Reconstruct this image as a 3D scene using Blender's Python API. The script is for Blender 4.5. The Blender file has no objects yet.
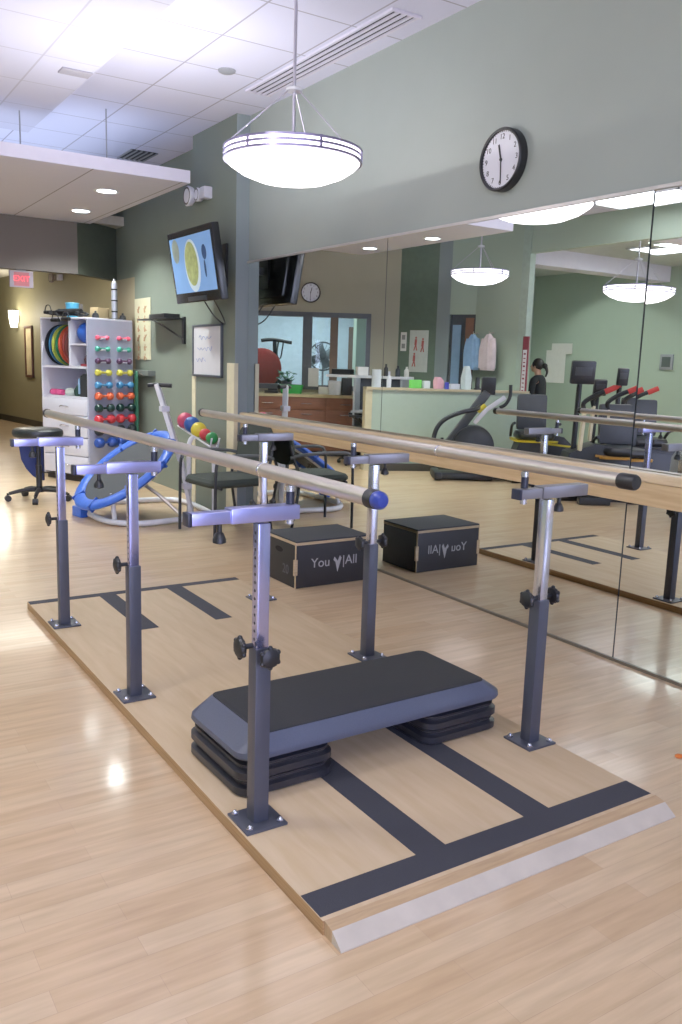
import bpy, bmesh, math, random
from mathutils import Vector, Matrix, Quaternion
random.seed(7)
C = bpy.context.scene.collection
PI = math.pi

# ------------------------------------------------------------------ materials
def lin(h):
    h = h.lstrip('#'); out = []
    for i in (0, 2, 4):
        c = int(h[i:i+2], 16) / 255
        out.append(c / 12.92 if c <= .04045 else ((c + .055) / 1.055) ** 2.4)
    return (*out, 1)
_M = {}
def mat(name, hexc, rough=.55, metal=0, var=.06, scale=12, bump=0, emit=0, coat=0, spec=.5, stretch=None):
    if name in _M: return _M[name]
    m = bpy.data.materials.new(name); m.use_nodes = True; _M[name] = m
    nt = m.node_tree; N = nt.nodes; L = nt.links
    b = N['Principled BSDF']
    b.inputs['Roughness'].default_value = rough; b.inputs['Metallic'].default_value = metal
    b.inputs['Coat Weight'].default_value = coat; b.inputs['Coat Roughness'].default_value = .12
    b.inputs['Specular IOR Level'].default_value = spec
    tc = N.new('ShaderNodeTexCoord'); nz = N.new('ShaderNodeTexNoise')
    nz.inputs['Scale'].default_value = scale; nz.inputs['Detail'].default_value = 4
    if stretch:
        mp = N.new('ShaderNodeMapping'); mp.inputs['Scale'].default_value = stretch
        L.new(tc.outputs['Object'], mp.inputs['Vector']); L.new(mp.outputs['Vector'], nz.inputs['Vector'])
    else:
        L.new(tc.outputs['Object'], nz.inputs['Vector'])
    c = lin(hexc); rp = N.new('ShaderNodeValToRGB')
    rp.color_ramp.elements[0].position = .3; rp.color_ramp.elements[1].position = .7
    rp.color_ramp.elements[0].color = (*[x * (1 - var) for x in c[:3]], 1)
    rp.color_ramp.elements[1].color = (*[min(1, x * (1 + var)) for x in c[:3]], 1)
    L.new(nz.outputs['Fac'], rp.inputs['Fac']); L.new(rp.outputs['Color'], b.inputs['Base Color'])
    if emit:
        b.inputs['Emission Strength'].default_value = emit
        L.new(rp.outputs['Color'], b.inputs['Emission Color'])
    if bump:
        bp = N.new('ShaderNodeBump'); bp.inputs['Strength'].default_value = bump; bp.inputs['Distance'].default_value = .004
        L.new(nz.outputs['Fac'], bp.inputs['Height']); L.new(bp.outputs['Normal'], b.inputs['Normal'])
    return m

def floor_mat():
    m = bpy.data.materials.new('maple_floor'); m.use_nodes = True
    nt = m.node_tree; N = nt.nodes; L = nt.links; b = N['Principled BSDF']
    tc = N.new('ShaderNodeTexCoord')
    br = N.new('ShaderNodeTexBrick'); br.offset = .37; br.offset_frequency = 2; br.squash = 1
    br.inputs['Scale'].default_value = 1; br.inputs['Brick Width'].default_value = .62
    br.inputs['Row Height'].default_value = .076; br.inputs['Mortar Size'].default_value = .0006
    br.inputs['Mortar Smooth'].default_value = .3; br.inputs['Bias'].default_value = -.25
    br.inputs['Color1'].default_value = lin('#cdb390'); br.inputs['Color2'].default_value = lin('#bf9e77')
    br.inputs['Mortar'].default_value = lin('#b6987c')
    L.new(tc.outputs['Object'], br.inputs['Vector'])
    mp = N.new('ShaderNodeMapping'); mp.inputs['Scale'].default_value = (2.2, 22, 1)
    L.new(tc.outputs['Object'], mp.inputs['Vector'])
    nz = N.new('ShaderNodeTexNoise'); nz.inputs['Scale'].default_value = 1.6; nz.inputs['Detail'].default_value = 6
    L.new(mp.outputs['Vector'], nz.inputs['Vector'])
    rp = N.new('ShaderNodeValToRGB'); rp.color_ramp.elements[0].color = (.84, .81, .77, 1); rp.color_ramp.elements[1].color = (1.07, 1.06, 1.05, 1)
    rp.color_ramp.elements[0].position = .3; rp.color_ramp.elements[1].position = .68
    L.new(nz.outputs['Fac'], rp.inputs['Fac'])
    mx = N.new('ShaderNodeMix'); mx.data_type = 'RGBA'; mx.blend_type = 'MULTIPLY'; mx.inputs['Factor'].default_value = 1
    L.new(br.outputs['Color'], mx.inputs['A']); L.new(rp.outputs['Color'], mx.inputs['B'])
    L.new(mx.outputs['Result'], b.inputs['Base Color'])
    b.inputs['Roughness'].default_value = .3; b.inputs['Coat Weight'].default_value = .35; b.inputs['Coat Roughness'].default_value = .1
    return m
def wood_mat(name, c1, c2, st=(1.2, 14, 1), rough=.42, coat=0):
    if name in _M: return _M[name]
    m = bpy.data.materials.new(name); m.use_nodes = True; _M[name] = m
    nt = m.node_tree; N = nt.nodes; L = nt.links; b = N['Principled BSDF']
    tc = N.new('ShaderNodeTexCoord'); mp = N.new('ShaderNodeMapping'); mp.inputs['Scale'].default_value = st
    nz = N.new('ShaderNodeTexNoise'); nz.inputs['Scale'].default_value = 2.4; nz.inputs['Detail'].default_value = 7; nz.inputs['Distortion'].default_value = .5
    rp = N.new('ShaderNodeValToRGB'); rp.color_ramp.elements[0].color = lin(c1); rp.color_ramp.elements[1].color = lin(c2)
    rp.color_ramp.elements[0].position = .3; rp.color_ramp.elements[1].position = .7
    L.new(tc.outputs['Object'], mp.inputs['Vector']); L.new(mp.outputs['Vector'], nz.inputs['Vector'])
    L.new(nz.outputs['Fac'], rp.inputs['Fac']); L.new(rp.outputs['Color'], b.inputs['Base Color'])
    b.inputs['Roughness'].default_value = rough; b.inputs['Coat Weight'].default_value = coat
    return m
def tile_mat(name, hexc, tx, ty, ox=0, oy=0, line='#77747f'):
    m = bpy.data.materials.new(name); m.use_nodes = True; _M[name] = m
    nt = m.node_tree; N = nt.nodes; L = nt.links; b = N['Principled BSDF']
    tc = N.new('ShaderNodeTexCoord'); mp = N.new('ShaderNodeMapping'); mp.inputs['Location'].default_value = (ox, oy, 0)
    br = N.new('ShaderNodeTexBrick'); br.offset = 0; br.inputs['Scale'].default_value = 1
    br.inputs['Brick Width'].default_value = tx; br.inputs['Row Height'].default_value = ty
    br.inputs['Mortar Size'].default_value = .007; br.inputs['Mortar Smooth'].default_value = .2
    c = lin(hexc); br.inputs['Color1'].default_value = c; br.inputs['Color2'].default_value = tuple(x * .955 for x in c[:3]) + (1,)
    br.inputs['Mortar'].default_value = lin(line)
    L.new(tc.outputs['Object'], mp.inputs['Vector']); L.new(mp.outputs['Vector'], br.inputs['Vector'])
    L.new(br.outputs['Color'], b.inputs['Base Color']); b.inputs['Roughness'].default_value = .8
    return m
def glass_mat(name, tint=(.9, .95, .97)):
    m = bpy.data.materials.new(name); m.use_nodes = True; nt = m.node_tree; N = nt.nodes; L = nt.links
    N.remove(N['Principled BSDF']); out = N['Material Output']
    t = N.new('ShaderNodeBsdfTransparent'); t.inputs['Color'].default_value = (*tint, 1)
    g = N.new('ShaderNodeBsdfGlossy'); g.inputs['Roughness'].default_value = .02
    fr = N.new('ShaderNodeFresnel'); fr.inputs['IOR'].default_value = 1.45
    mx = N.new('ShaderNodeMixShader'); L.new(fr.outputs['Fac'], mx.inputs['Fac']); L.new(t.outputs['BSDF'], mx.inputs[1]); L.new(g.outputs['BSDF'], mx.inputs[2])
    L.new(mx.outputs['Shader'], out.inputs['Surface']); return m

# ------------------------------------------------------------------ mesh builder
def frame(z, xh=None):
    z = Vector(z).normalized()
    x = Vector(xh) if xh is not None else (Vector((0, 0, 1)) if abs(z.z) < .9 else Vector((1, 0, 0)))
    x = (x - z * x.dot(z)).normalized(); y = z.cross(x)
    return Matrix((x, y, z)).transposed()
def TM(loc=(0, 0, 0), rz=0, rx=0, ry=0):
    return Matrix.Translation(loc) @ Matrix.Rotation(rz, 4, 'Z') @ Matrix.Rotation(ry, 4, 'Y') @ Matrix.Rotation(rx, 4, 'X')
def smooth_path(pts, n=6, closed=False):
    P = [Vector(p) for p in pts]; out = []; k = len(P)
    rng = range(k if closed else k - 1)
    for i in rng:
        if closed: a, b, c, d = P[(i-1) % k], P[i], P[(i+1) % k], P[(i+2) % k]
        else: a, b, c, d = P[max(i-1, 0)], P[i], P[i+1], P[min(i+2, k-1)]
        for j in range(n):
            t = j / n
            out.append(.5 * ((2*b) + (c-a)*t + (2*a-5*b+4*c-d)*t*t + (3*b-a-3*c+d)*t**3))
    if not closed: out.append(P[-1])
    return out
class MB:
    def __init__(s): s.bm = bmesh.new(); s.mi = 0; s.X = Matrix.Identity(4)
    def _geo(s, vs, fs):
        V = [s.bm.verts.new(s.X @ Vector(v)) for v in vs]
        for f in fs:
            try:
                F = s.bm.faces.new([V[i] for i in f]); F.material_index = s.mi
            except ValueError: pass
        return V
    def box(s, c, d, bev=0, M=None, rz=0, rx=0, ry=0):
        M = (M or TM(c, rz, rx, ry))
        hx, hy, hz = d[0]/2, d[1]/2, d[2]/2
        vs = [M @ Vector((x, y, z)) for x in (-hx, hx) for y in (-hy, hy) for z in (-hz, hz)]
        V = s._geo(vs, [(0,1,3,2),(4,6,7,5),(0,4,5,1),(2,3,7,6),(0,2,6,4),(1,5,7,3)])
        if bev:
            E = set(e for v in V for e in v.link_edges)
            r = bmesh.ops.bevel(s.bm, geom=list(E), offset=min(bev, min(d)*.45), segments=2, profile=.6, affect='EDGES')
            for f in r['faces']: f.material_index = s.mi
        return s
    def b6(s, x0, x1, y0, y1, z0, z1, bev=0):
        return s.box(((x0+x1)/2, (y0+y1)/2, (z0+z1)/2), (abs(x1-x0), abs(y1-y0), abs(z1-z0)), bev)
    def beam(s, p, q, w, h, up=(0, 0, 1), bev=0):
        p, q = Vector(p), Vector(q); R = frame(q - p, up).to_4x4()
        R.translation = (p+q)/2
        return s.box(None, (h, w, (q-p).length), bev, M=R)
    def ring(s, rings, caps=True, closed=False):
        n = len(rings[0]); vs = [v for r in rings for v in r]; fs = []
        m = len(rings)
        for i in range(m if closed else m-1):
            for j in range(n):
                a, b = i*n + j, i*n + (j+1) % n; c, d = ((i+1) % m)*n + (j+1) % n, ((i+1) % m)*n + j
                fs.append((a, b, c, d))
        if caps and not closed:
            fs.append(tuple(range(n))[::-1]); fs.append(tuple((m-1)*n + j for j in range(n)))
        s._geo(vs, fs); return s
    def cyl(s, p, q, r, r2=None, seg=16):
        p, q = Vector(p), Vector(q); R = frame(q-p); r2 = r if r2 is None else r2
        return s.ring([[c + R @ Vector((rr*math.cos(2*PI*j/seg), rr*math.sin(2*PI*j/seg), 0)) for j in range(seg)] for c, rr in ((p, r), (q, r2))])
    def tube(s, pts, r, seg=10, sm=0, closed=False, flat=1):
        P = smooth_path(pts, sm, closed) if sm else [Vector(p) for p in pts]
        n = len(P); rings = []; prev = None
        for i in range(n):
            if closed: t = P[(i+1) % n] - P[i-1]
            else: t = P[min(i+1, n-1)] - P[max(i-1, 0)]
            R = frame(t, prev); prev = R.col[0].copy()
            rr = r[0] + (r[1]-r[0])*i/(n-1) if isinstance(r, tuple) else r
            rings.append([P[i] + R @ Vector((rr*math.cos(2*PI*j/seg), flat*rr*math.sin(2*PI*j/seg), 0)) for j in range(seg)])
        return s.ring(rings, True, closed)
    def lathe(s, prof, M=None, seg=24):
        M = M or Matrix.Identity(4); rings = []
        for r, z in prof:
            rings.append([M @ Vector((max(r, 1e-4)*math.cos(2*PI*j/seg), max(r, 1e-4)*math.sin(2*PI*j/seg), z)) for j in range(seg)])
        return s.ring(rings)
    def ball(s, c, r, seg=16, sc=(1, 1, 1), M=None):
        n = max(6, seg//2); M = M or Matrix.Translation(c)
        rings = []
        for i in range(n+1):
            a = -PI/2 + PI*i/n; q = max(math.cos(a), .002)
            rings.append([M @ Vector((r*q*math.cos(2*PI*j/seg)*sc[0], r*q*math.sin(2*PI*j/seg)*sc[1], r*math.sin(a)*sc[2])) for j in range(seg)])
        return s.ring(rings)
    def torus(s, R, r, M=None, seg=32, rs=10, flat=1):
        M = M or Matrix.Identity(4)
        return s.ring([[M @ Vector(((R+r*math.cos(2*PI*j/rs))*math.cos(2*PI*i/seg), (R+r*math.cos(2*PI*j/rs))*math.sin(2*PI*i/seg), flat*r*math.sin(2*PI*j/rs))) for j in range(rs)] for i in range(seg)], False, True)
    def prism(s, poly, h, M=None):
        M = M or Matrix.Identity(4)
        return s.ring([[M @ Vector((x, y, z)) for x, y in poly] for z in (0, h)])
    def loft(s, rings): return s.ring([[Vector(v) for v in r] for r in rings])
    def build(s, name, mats, parent=None, angle=38, label=None):
        bmesh.ops.remove_doubles(s.bm, verts=s.bm.verts, dist=1e-6)
        bmesh.ops.recalc_face_normals(s.bm, faces=s.bm.faces)
        me = bpy.data.meshes.new(name); s.bm.to_mesh(me); s.bm.free()
        for m in (mats if isinstance(mats, (list, tuple)) else [mats]): me.materials.append(m)
        for p in me.polygons: p.use_smooth = True
        me.set_sharp_from_angle(angle=math.radians(angle))
        o = bpy.data.objects.new(name, me); C.objects.link(o); o.parent = parent
        if label: o['label'] = label
        return o
def thing(name, label, cat, loc=(0, 0, 0), rz=0, group=None):
    o = bpy.data.objects.new(name, None); C.objects.link(o); o.location = loc; o.rotation_euler = (0, 0, rz)
    o.empty_display_size = .1; tag(o, label, cat, group); return o
def tag(o, label, cat, group=None):
    o['label'] = label; o['category'] = cat
    if group: o['group'] = group
    return o
def struct(o): o['kind'] = 'structure'; return o
def dup(root, loc, rz=None, label=None):
    r = root.copy(); C.objects.link(r); r.location = loc
    if rz is not None: r.rotation_euler = (0, 0, rz)
    if label: r['label'] = label
    for ch in list(root.children):
        c = ch.copy(); C.objects.link(c); c.parent = r
        for g in ch.children:
            d = g.copy(); C.objects.link(d); d.parent = c
    return r
def text(name, body, size, m, parent, M, depth=.001, ax='CENTER', sx=1):
    cu = bpy.data.curves.new('t', 'FONT'); cu.body = body; cu.size = size; cu.extrude = depth; cu.align_x = ax; cu.align_y = 'CENTER'
    t = bpy.data.objects.new('t', cu); C.objects.link(t)
    dg = bpy.context.evaluated_depsgraph_get(); me = bpy.data.meshes.new_from_object(t.evaluated_get(dg))
    bpy.data.objects.remove(t); bpy.data.curves.remove(cu)
    me.name = name; me.transform(M @ Matrix.Diagonal((sx, 1, 1, 1))); me.materials.clear(); me.materials.append(m)
    o = bpy.data.objects.new(name, me); C.objects.link(o); o.parent = parent; return o
def MF(loc, right, up):       # text frame: x along right, y along up, z = outward
    r, u = Vector(right).normalized(), Vector(up).normalized(); n = r.cross(u)
    m = Matrix((r, u, n)).transposed().to_4x4(); m.translation = loc; return m

# common materials
m_black = mat('black_plastic', '#17181b', .42)
m_rubber = mat('black_rubber', '#1c1e22', .75, bump=.2, scale=160)
m_dgrey = mat('dark_grey_powdercoat', '#474a55', .4, .25)
m_chrome = mat('brushed_chrome', '#c9cbd6', .2, .9, var=.03)
m_steel = mat('satin_steel', '#c4bdb2', .33, .78, var=.03)
m_white = mat('white_enamel', '#dcdde2', .35)
m_wlam = mat('white_laminate', '#cfcfdb', .45, var=.02)
m_cream = mat('cream_plastic', '#d8cfae', .5)
m_paper = mat('paper', '#e4e2dc', .8, var=.03)
m_grey = mat('grey_plastic', '#8d9096', .5)

# ------------------------------------------------------------------ setting
H = 3.38
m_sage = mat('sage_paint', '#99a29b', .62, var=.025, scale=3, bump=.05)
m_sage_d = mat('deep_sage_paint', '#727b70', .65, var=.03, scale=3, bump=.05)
m_pier = mat('blue_grey_paint', '#848f90', .6, var=.02, scale=3)
m_beige = mat('beige_paint', '#a3967a', .65, var=.02, scale=3)
m_olive = mat('olive_paint', '#8d8668', .6, var=.03, scale=2)
m_brown = mat('taupe_paint', '#655e5a', .65, var=.02, scale=2)
m_lgreen = mat('light_green_paint', '#a0b09f', .6, var=.02, scale=2)
m_base = mat('dark_baseboard', '#3b382f', .5)
m_ceil = tile_mat('ceiling_tiles', '#d6d7ec', .56, .61, .41, .25, '#a3a1b0')
m_ceil2 = tile_mat('ceiling_cloud_tiles', '#c2c2d4', .61, .61, .365, .2, '#aaa8b6')
m_slab = tile_mat('canopy_tiles', '#d4d3e4', .75, 3.6, .12, .4, '#8e8c98')
m_fascia = mat('white_fascia', '#d6d2e2', .6, var=.02)

def wallseg(name, p, q, z0, z1, m, t=.1, side=1):
    # a wall whose visible face runs p->q; thickness goes to the left (side=1) or right (-1) of p->q
    p, q = Vector((*p, 0)), Vector((*q, 0)); d = (q-p).normalized(); n = Vector((-d.y, d.x, 0)) * side
    b = MB(); a = [(p.x, p.y), (q.x, q.y), (q.x+n.x*t, q.y+n.y*t), (p.x+n.x*t, p.y+n.y*t)]
    b.prism(a, z1-z0, Matrix.Translation((0, 0, z0)))
    return struct(b.build(name, m))
b = MB(); b.b6(-6.5, 6, -4.2, 23, -.1, 0); struct(b.build('floor', floor_mat()))
b = MB(); b.b6(-1.9, 3.5, -4.2, 13.2, H, H+.1); struct(b.build('ceiling', m_ceil))
# right wall with the mirrors, the pier, and the wall running back to the hall
b = MB(); b.b6(3.32, 3.5, -4.2, 6.72, 0, H); struct(b.build('wall_right', m_sage))
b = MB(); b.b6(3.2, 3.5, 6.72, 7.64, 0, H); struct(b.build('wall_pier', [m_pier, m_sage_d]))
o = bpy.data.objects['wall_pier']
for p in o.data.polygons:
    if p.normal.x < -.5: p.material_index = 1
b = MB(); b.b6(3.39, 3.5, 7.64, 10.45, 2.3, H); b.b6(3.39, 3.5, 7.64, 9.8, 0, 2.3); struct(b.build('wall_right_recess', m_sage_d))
b = MB(); b.b6(3.392, 3.5, 9.8, 10.45, 0, 2.3); struct(b.build('wall_hall_jamb', m_beige))
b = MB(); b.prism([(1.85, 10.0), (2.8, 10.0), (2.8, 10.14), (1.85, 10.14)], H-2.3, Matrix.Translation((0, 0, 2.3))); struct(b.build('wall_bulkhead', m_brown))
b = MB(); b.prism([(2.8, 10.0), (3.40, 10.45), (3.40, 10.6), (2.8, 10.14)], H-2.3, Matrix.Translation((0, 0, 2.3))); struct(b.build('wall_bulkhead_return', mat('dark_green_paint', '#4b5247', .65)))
# hall beyond
wallseg('wall_hall_right', (3.3, 22.4), (4.78, 9.7), 0, 2.95, m_olive, .1, 1)
wallseg('wall_hall_back', (1.7, 22.4), (3.5, 22.4), 0, 2.95, m_olive, .1, 1)
wallseg('wall_hall_left', (1.85, 12.78), (1.85, 22.4), 0, 2.95, m_olive, .1, 1)
b = MB(); b.b6(1.75, 4.9, 10.15, 22.5, 2.9, 3.0); struct(b.build('ceiling_hall', mat('hall_ceiling', '#b5b0a4', .8)))
wallseg('baseboard_hall', (3.285, 22.4), (4.765, 9.7), 0, .12, m_base, .02, 1)
# office window wall (seen in the mirror): runs from (1.85,12.78) to (-1.25,10.75), opening between A and B
W0, W1 = Vector((1.85, 12.78)), Vector((-1.25, 10.75)); wd = (W1-W0).normalized(); wn = Vector((wd.y, -wd.x))  # wn = away from room?
if wn.y < 0: wn = -wn
def WP(t): v = W0 + wd*t; return (v.x, v.y)
WL = (W1-W0).length; TA, TB = 1.45, 3.28; ZA, ZB = .98, 2.15
def wbox(mb, t0, t1, z0, z1, d0, d1):
    p, q = Vector(WP(t0)), Vector(WP(t1)); a, c = wn*d0, wn*d1
    mb.prism([tuple(p+a), tuple(q+a), tuple(q+c), tuple(p+c)], z1-z0, Matrix.Translation((0, 0, z0)))
b = MB(); wbox(b, 0, TA, 0, H, 0, .12); wbox(b, TB, WL, 0, H, 0, .12); wbox(b, TA, TB, 0, ZA, 0, .12); wbox(b, TA, TB, ZB, H, 0, .12)
struct(b.build('wall_office', mat('office_beige_paint', '#a09a84', .65, var=.02, scale=3)))
b = MB()
T1, T2 = 2.33, 2.68
for t0, t1, z0, z1 in ((TA, TB, ZB-.07, ZB), (TA, TB, ZA, ZA+.07), (TA, TA+.07, ZA, ZB), (TB-.07, TB, ZA, ZB), (T1-.09, T1+.05, ZA, ZB)):
    wbox(b, t0, t1, z0, z1, -.03, .14)
w = struct(b.build('window_1', mat('grey_window_frame', '#5b5d61', .45, .3)))
b = MB(); wbox(b, T2-.02, T2+.1, ZA+.06, ZB-.06, -.025, .14); b.build('window_mullion', mat('brown_mullion', '#6a5645', .5), w)
for t0, t1 in ((TA+.07, T1-.09), (T1+.05, T2-.02), (T2+.1, TB-.07)):
    b = MB(); wbox(b, t0, t1, ZA+.07, ZB-.07, .05, .056); b.build('window_pane', glass_mat('office_glass'), w)
# room behind the windows
WR = 2.6
b = MB(); wbox(b, -.3, WL+1, 0, 2.6, WR, WR+.1); struct(b.build('wall_office_back', mat('pale_blue_paint', '#c5d8e6', .6)))
b = MB(); wbox(b, WL+.9, WL+1, 0, 2.6, .12, WR); struct(b.build('wall_office_left', _M['pale_blue_paint']))
b = MB(); wbox(b, -.3, WL+1, 2.6, 2.7, .12, WR+.1); struct(b.build('ceiling_office', mat('office_ceiling', '#d5dde2', .8)))
b = MB(); wbox(b, T2+.25, T2+.52, 0, 2.05, WR-.06, WR); struct(b.build('door_1', mat('brown_door', '#6b5344', .5)))
# wall beside the windows, pillar, opposite wall with doorway and wide opening
wallseg('wall_poster', (-1.25, 10.75), (-1.5, 10.15), 0, H, mat('poster_wall_green', '#5f7060', .62), .1, -1)
wallseg('wall_pillar_office', (-1.5, 10.15), (-1.58, 9.95), 0, H, m_pier, .16, -1)
wallseg('wall_left_header', (-1.58, 9.95), (-1.76, 9.58), 2.15, H, m_lgreen, .1, -1)
wallseg('wall_left', (-1.76, 9.58), (-1.8, 8.72), 0, H, m_lgreen, .12, -1)
b = MB(); b.b6(-1.88, -1.78, 8.575, 8.72, 0, H); struct(b.build('wall_left_pillar', mat('pillar_paint', '#9fb1a4', .6)))
b = MB(); b.b6(-1.88, -1.79, -1.0, 8.575, 2.92, H); struct(b.build('wall_left_beam', m_lgreen))
b = MB(); b.b6(-1.96, -1.8, -4.2, -1.0, 0, H); struct(b.build('wall_left_front', m_lgreen))
b = MB(); b.prism([(-1.60, 9.93), (-1.77, 9.6), (-1.86, 9.64), (-1.69, 9.97)], 2.15)
d = struct(b.build('door_2', mat('dark_doorway', '#41464a', .6)))
b = MB(); b.prism([(-1.61, 9.89), (-1.67, 9.77), (-1.665, 9.767), (-1.605, 9.887)], 1.9, Matrix.Translation((.012, -.006, .1))); b.build('window_pane', mat('blue_door_glass', '#7f9cb8', .2), d)
b = MB(); b.prism([(-1.70, 9.71), (-1.755, 9.6), (-1.74, 9.593), (-1.685, 9.703)], 2.1); b.build('door_frame', mat('door_brown', '#7a5644', .5), d)
# far room behind the opening
b = MB(); b.b6(-6.0, -5.9, -4.2, 13.5, 0, 3.2); struct(b.build('wall_far_left', m_lgreen))
b = MB(); b.b6(-5.9, -1.7, 12.6, 12.7, 0, 3.2); struct(b.build('wall_far_back', m_lgreen))
b = MB(); b.b6(-6.0, -1.96, -4.2, 12.7, 3.2, 3.3); struct(b.build('ceiling_far', mat('far_ceiling', '#b6bcbd', .8)))
for i, (y0, y1) in enumerate(((9.6, 9.95), (6.6, 6.9))):
    b = MB(); b.b6(-5.9, -1.97, y0, y1, 2.95, 3.2); struct(b.build('trim_%d' % (i+1), m_fascia))
# back of the room: tall daylight windows behind the photographer
b = MB(); b.b6(-6.0, 3.5, -4.3, -4.2, 0, .35); b.b6(-6.0, 3.5, -4.3, -4.2, 3.1, H)
for x in (-6.0, -3.7, -1.85, -.1, 1.65): b.b6(x, x+.14, -4.3, -4.2, .35, 3.1)
b.b6(2.0, 3.5, -4.3, -4.2, .35, 3.1)
struct(b.build('wall_back', m_sage))
# ceiling cloud on the left and the lower canopy with can lights
b = MB(); b.b6(-1.6, 1.83, 1.2, 7.95, H-.13, H-.02); struct(b.build('ceiling_cloud', [m_ceil2, m_fascia]))
for p in bpy.data.objects['ceiling_cloud'].data.polygons:
    if abs(p.normal.z) < .5: p.material_index = 1
b = MB(); b.b6(-.05, 2.95, 7.1, 10.0, 2.86, 2.96); canopy = b.build('ceiling_canopy', [m_slab, m_fascia]); struct(canopy)
for p in canopy.data.polygons:
    if abs(p.normal.z) < .5: p.material_index = 1
for x in (1.2, 1.62, 2.3):
    b = MB(); b.cyl((x, 7.3, 2.96), (x, 7.3, H), .006, seg=6); b.build('hanger_rod', m_grey, canopy)
# corner guards, mirror trim, baseboard
for nm, x0, x1, y0, y1 in (('trim_3', 3.19, 3.228, 6.712, 6.722), ('trim_4', 3.192, 3.2, 6.72, 6.86), ('trim_5', 3.192, 3.2, 7.56, 7.64)):
    b = MB(); b.b6(x0, x1, y0, y1, 0, 1.37); struct(b.build(nm, m_cream))
b = MB(); b.b6(3.302, 3.32, -1.5, 6.72, 2.205, 2.222); struct(b.build('trim_6', mat('mirror_channel', '#c9c5c0', .35, .6)))
b = MB(); b.b6(3.302, 3.32, -1.5, 6.72, 0, .014); struct(b.build('trim_7', mat('mirror_channel_bottom', '#6d6658', .4, .4)))
# mirrors
def mirror_mat():
    m = bpy.data.materials.new('mirror_silver'); m.use_nodes = True; nt = m.node_tree; N = nt.nodes; b = N['Principled BSDF']
    b.inputs['Metallic'].default_value = 1; b.inputs['Roughness'].default_value = .0
    nz = N.new('ShaderNodeTexNoise'); nz.inputs['Scale'].default_value = 1.5; rp = N.new('ShaderNodeValToRGB')
    rp.color_ramp.elements[0].color = (.76, .80, .78, 1); rp.color_ramp.elements[1].color = (.79, .83, .81, 1)
    nt.links.new(nz.outputs['Fac'], rp.inputs['Fac']); nt.links.new(rp.outputs['Color'], b.inputs['Base Color']); return m
mm = mirror_mat(); m_seam = mat('mirror_edge', '#41484a', .4)
for i, (y0, y1, tilt, lab) in enumerate(((4.68, 6.70, 0, 'tall wall mirror panel next to the pier, farthest of the row'),
                                         (2.63, 4.68, 0, 'tall wall mirror panel under the wall clock'),
                                         (.58, 2.63, 1, 'tall wall mirror panel at the right edge of the photo'))):
    o = thing('mirror_panel', lab, 'mirror', (3.311, (y0+y1)/2, .015), 0, 'mirror panels along the right wall')
    b = MB(); b.b6(-.002, .002, -(y1-y0)/2+.003, (y1-y0)/2-.003, 0, 2.19); b.build('mirror_glass', [mm, m_seam], o)
    g = o.children[0]
    if tilt: o.rotation_euler = (0, .0018, -.004); o.location.x = 3.3085
    for p in g.data.polygons:
        if p.normal.x > -.9: p.material_index = 1
b = MB(); b.b6(3.3178, 3.3199, .55, 6.71, .01, 2.2); struct(b.build('trim_8', m_seam))
# wooden barre board along the mirror
m_barre = wood_mat('barre_maple', '#b99b70', '#cfb489', (20, 1.2, 20), .35, .2)
o = thing('wall_handrail', 'long wooden handrail board mounted across the mirrors', 'handrail', (3.25, 3, .8))
b = MB(); b.b6(.0, .03, -3.5, 3.71, 0, .125, .004); b.build('rail_board', m_barre, o)
b = MB(); b.b6(-.014, .045, -3.5, 3.71, .105, .155, .02); b.build('rail_nosing', wood_mat('barre_light', '#c9b08a', '#dcc7a3', (20, 1.2, 20), .3, .3), o)
for y in (-1.9, -.2, 1.5, 3.2):
    b = MB(); b.b6(.03, .055, y-.03, y+.03, .03, .1); b.build('rail_bracket', m_steel, o)

# ------------------------------------------------------------------ parallel bars
m_ply = wood_mat('birch_plywood', '#bca27d', '#c9b18f', (9, 1.1, 1), .58, 0)
m_plyedge = wood_mat('plywood_edge', '#8d6c45', '#b28f62', (1, 1, 90), .6)
m_grip = mat('grip_tape', '#33343c', .85, bump=.4, scale=300)
bars = thing('parallel_bars', 'physiotherapy parallel bars with steel rails on a plywood platform', 'parallel bars', (1.65, 3.19, 0))
ox, oy = 1.65, 3.19
b = MB(); b.b6(1.015-ox, 2.285-ox, 1.60-oy, 4.765-oy, 0, .04, .002); pf = b.build('platform', [m_ply, m_plyedge], bars)
for p in pf.data.polygons:
    if abs(p.normal.z) < .5: p.material_index = 1
b = MB()
for y0, z0, y1, z1, k in ((1.602, .0395, 1.565, .033, 0), (1.565, .033, 1.522, .004, 1)):
    b.mi = k
    b.ring([[Vector((x, y, z)) for y, z in ((y0-oy, 0), (y0-oy, z0), (y1-oy, z1), (y1-oy, 0))] for x in (1.02-ox, 2.29-ox)])
b.build('ramp_edge', [wood_mat('ramp_wood', '#a98c69', '#c0a27b', (3, 30, 1)), mat('worn_white_bevel', '#bdb3a2', .5, var=.08)], pf)
for x0, x1, y0, y1 in ((1.017, 2.283, 1.615, 1.715), (1.392, 1.498, 1.715, 2.5), (1.81, 1.916, 1.715, 2.5),
                       (1.017, 2.283, 4.70, 4.762), (1.40, 1.495, 4.005, 4.70), (1.805, 1.90, 3.995, 4.70)):
    b = MB(); b.b6(x0-ox, x1-ox, y0-oy, y1-oy, .0395, .0412); b.build('grip_strip', m_grip, pf)
m_bar_lit = mat('window_lit_bar', '#acafe8', .28, .85, var=.03)  # left crossbars: blue window reflection put into the metal colour
m_bar_shaded = mat('shaded_bar', '#8d8c93', .38, .7, var=.03)  # right crossbars: same metal, darkened in colour for their shaded side
m_chrome_lit = mat('window_lit_chrome', '#b3b6e2', .22, .9, var=.03)  # left inner posts: chrome tinted to carry the blue window light
m_cap = mat('navy_cap', '#1c2136', .35)
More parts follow.
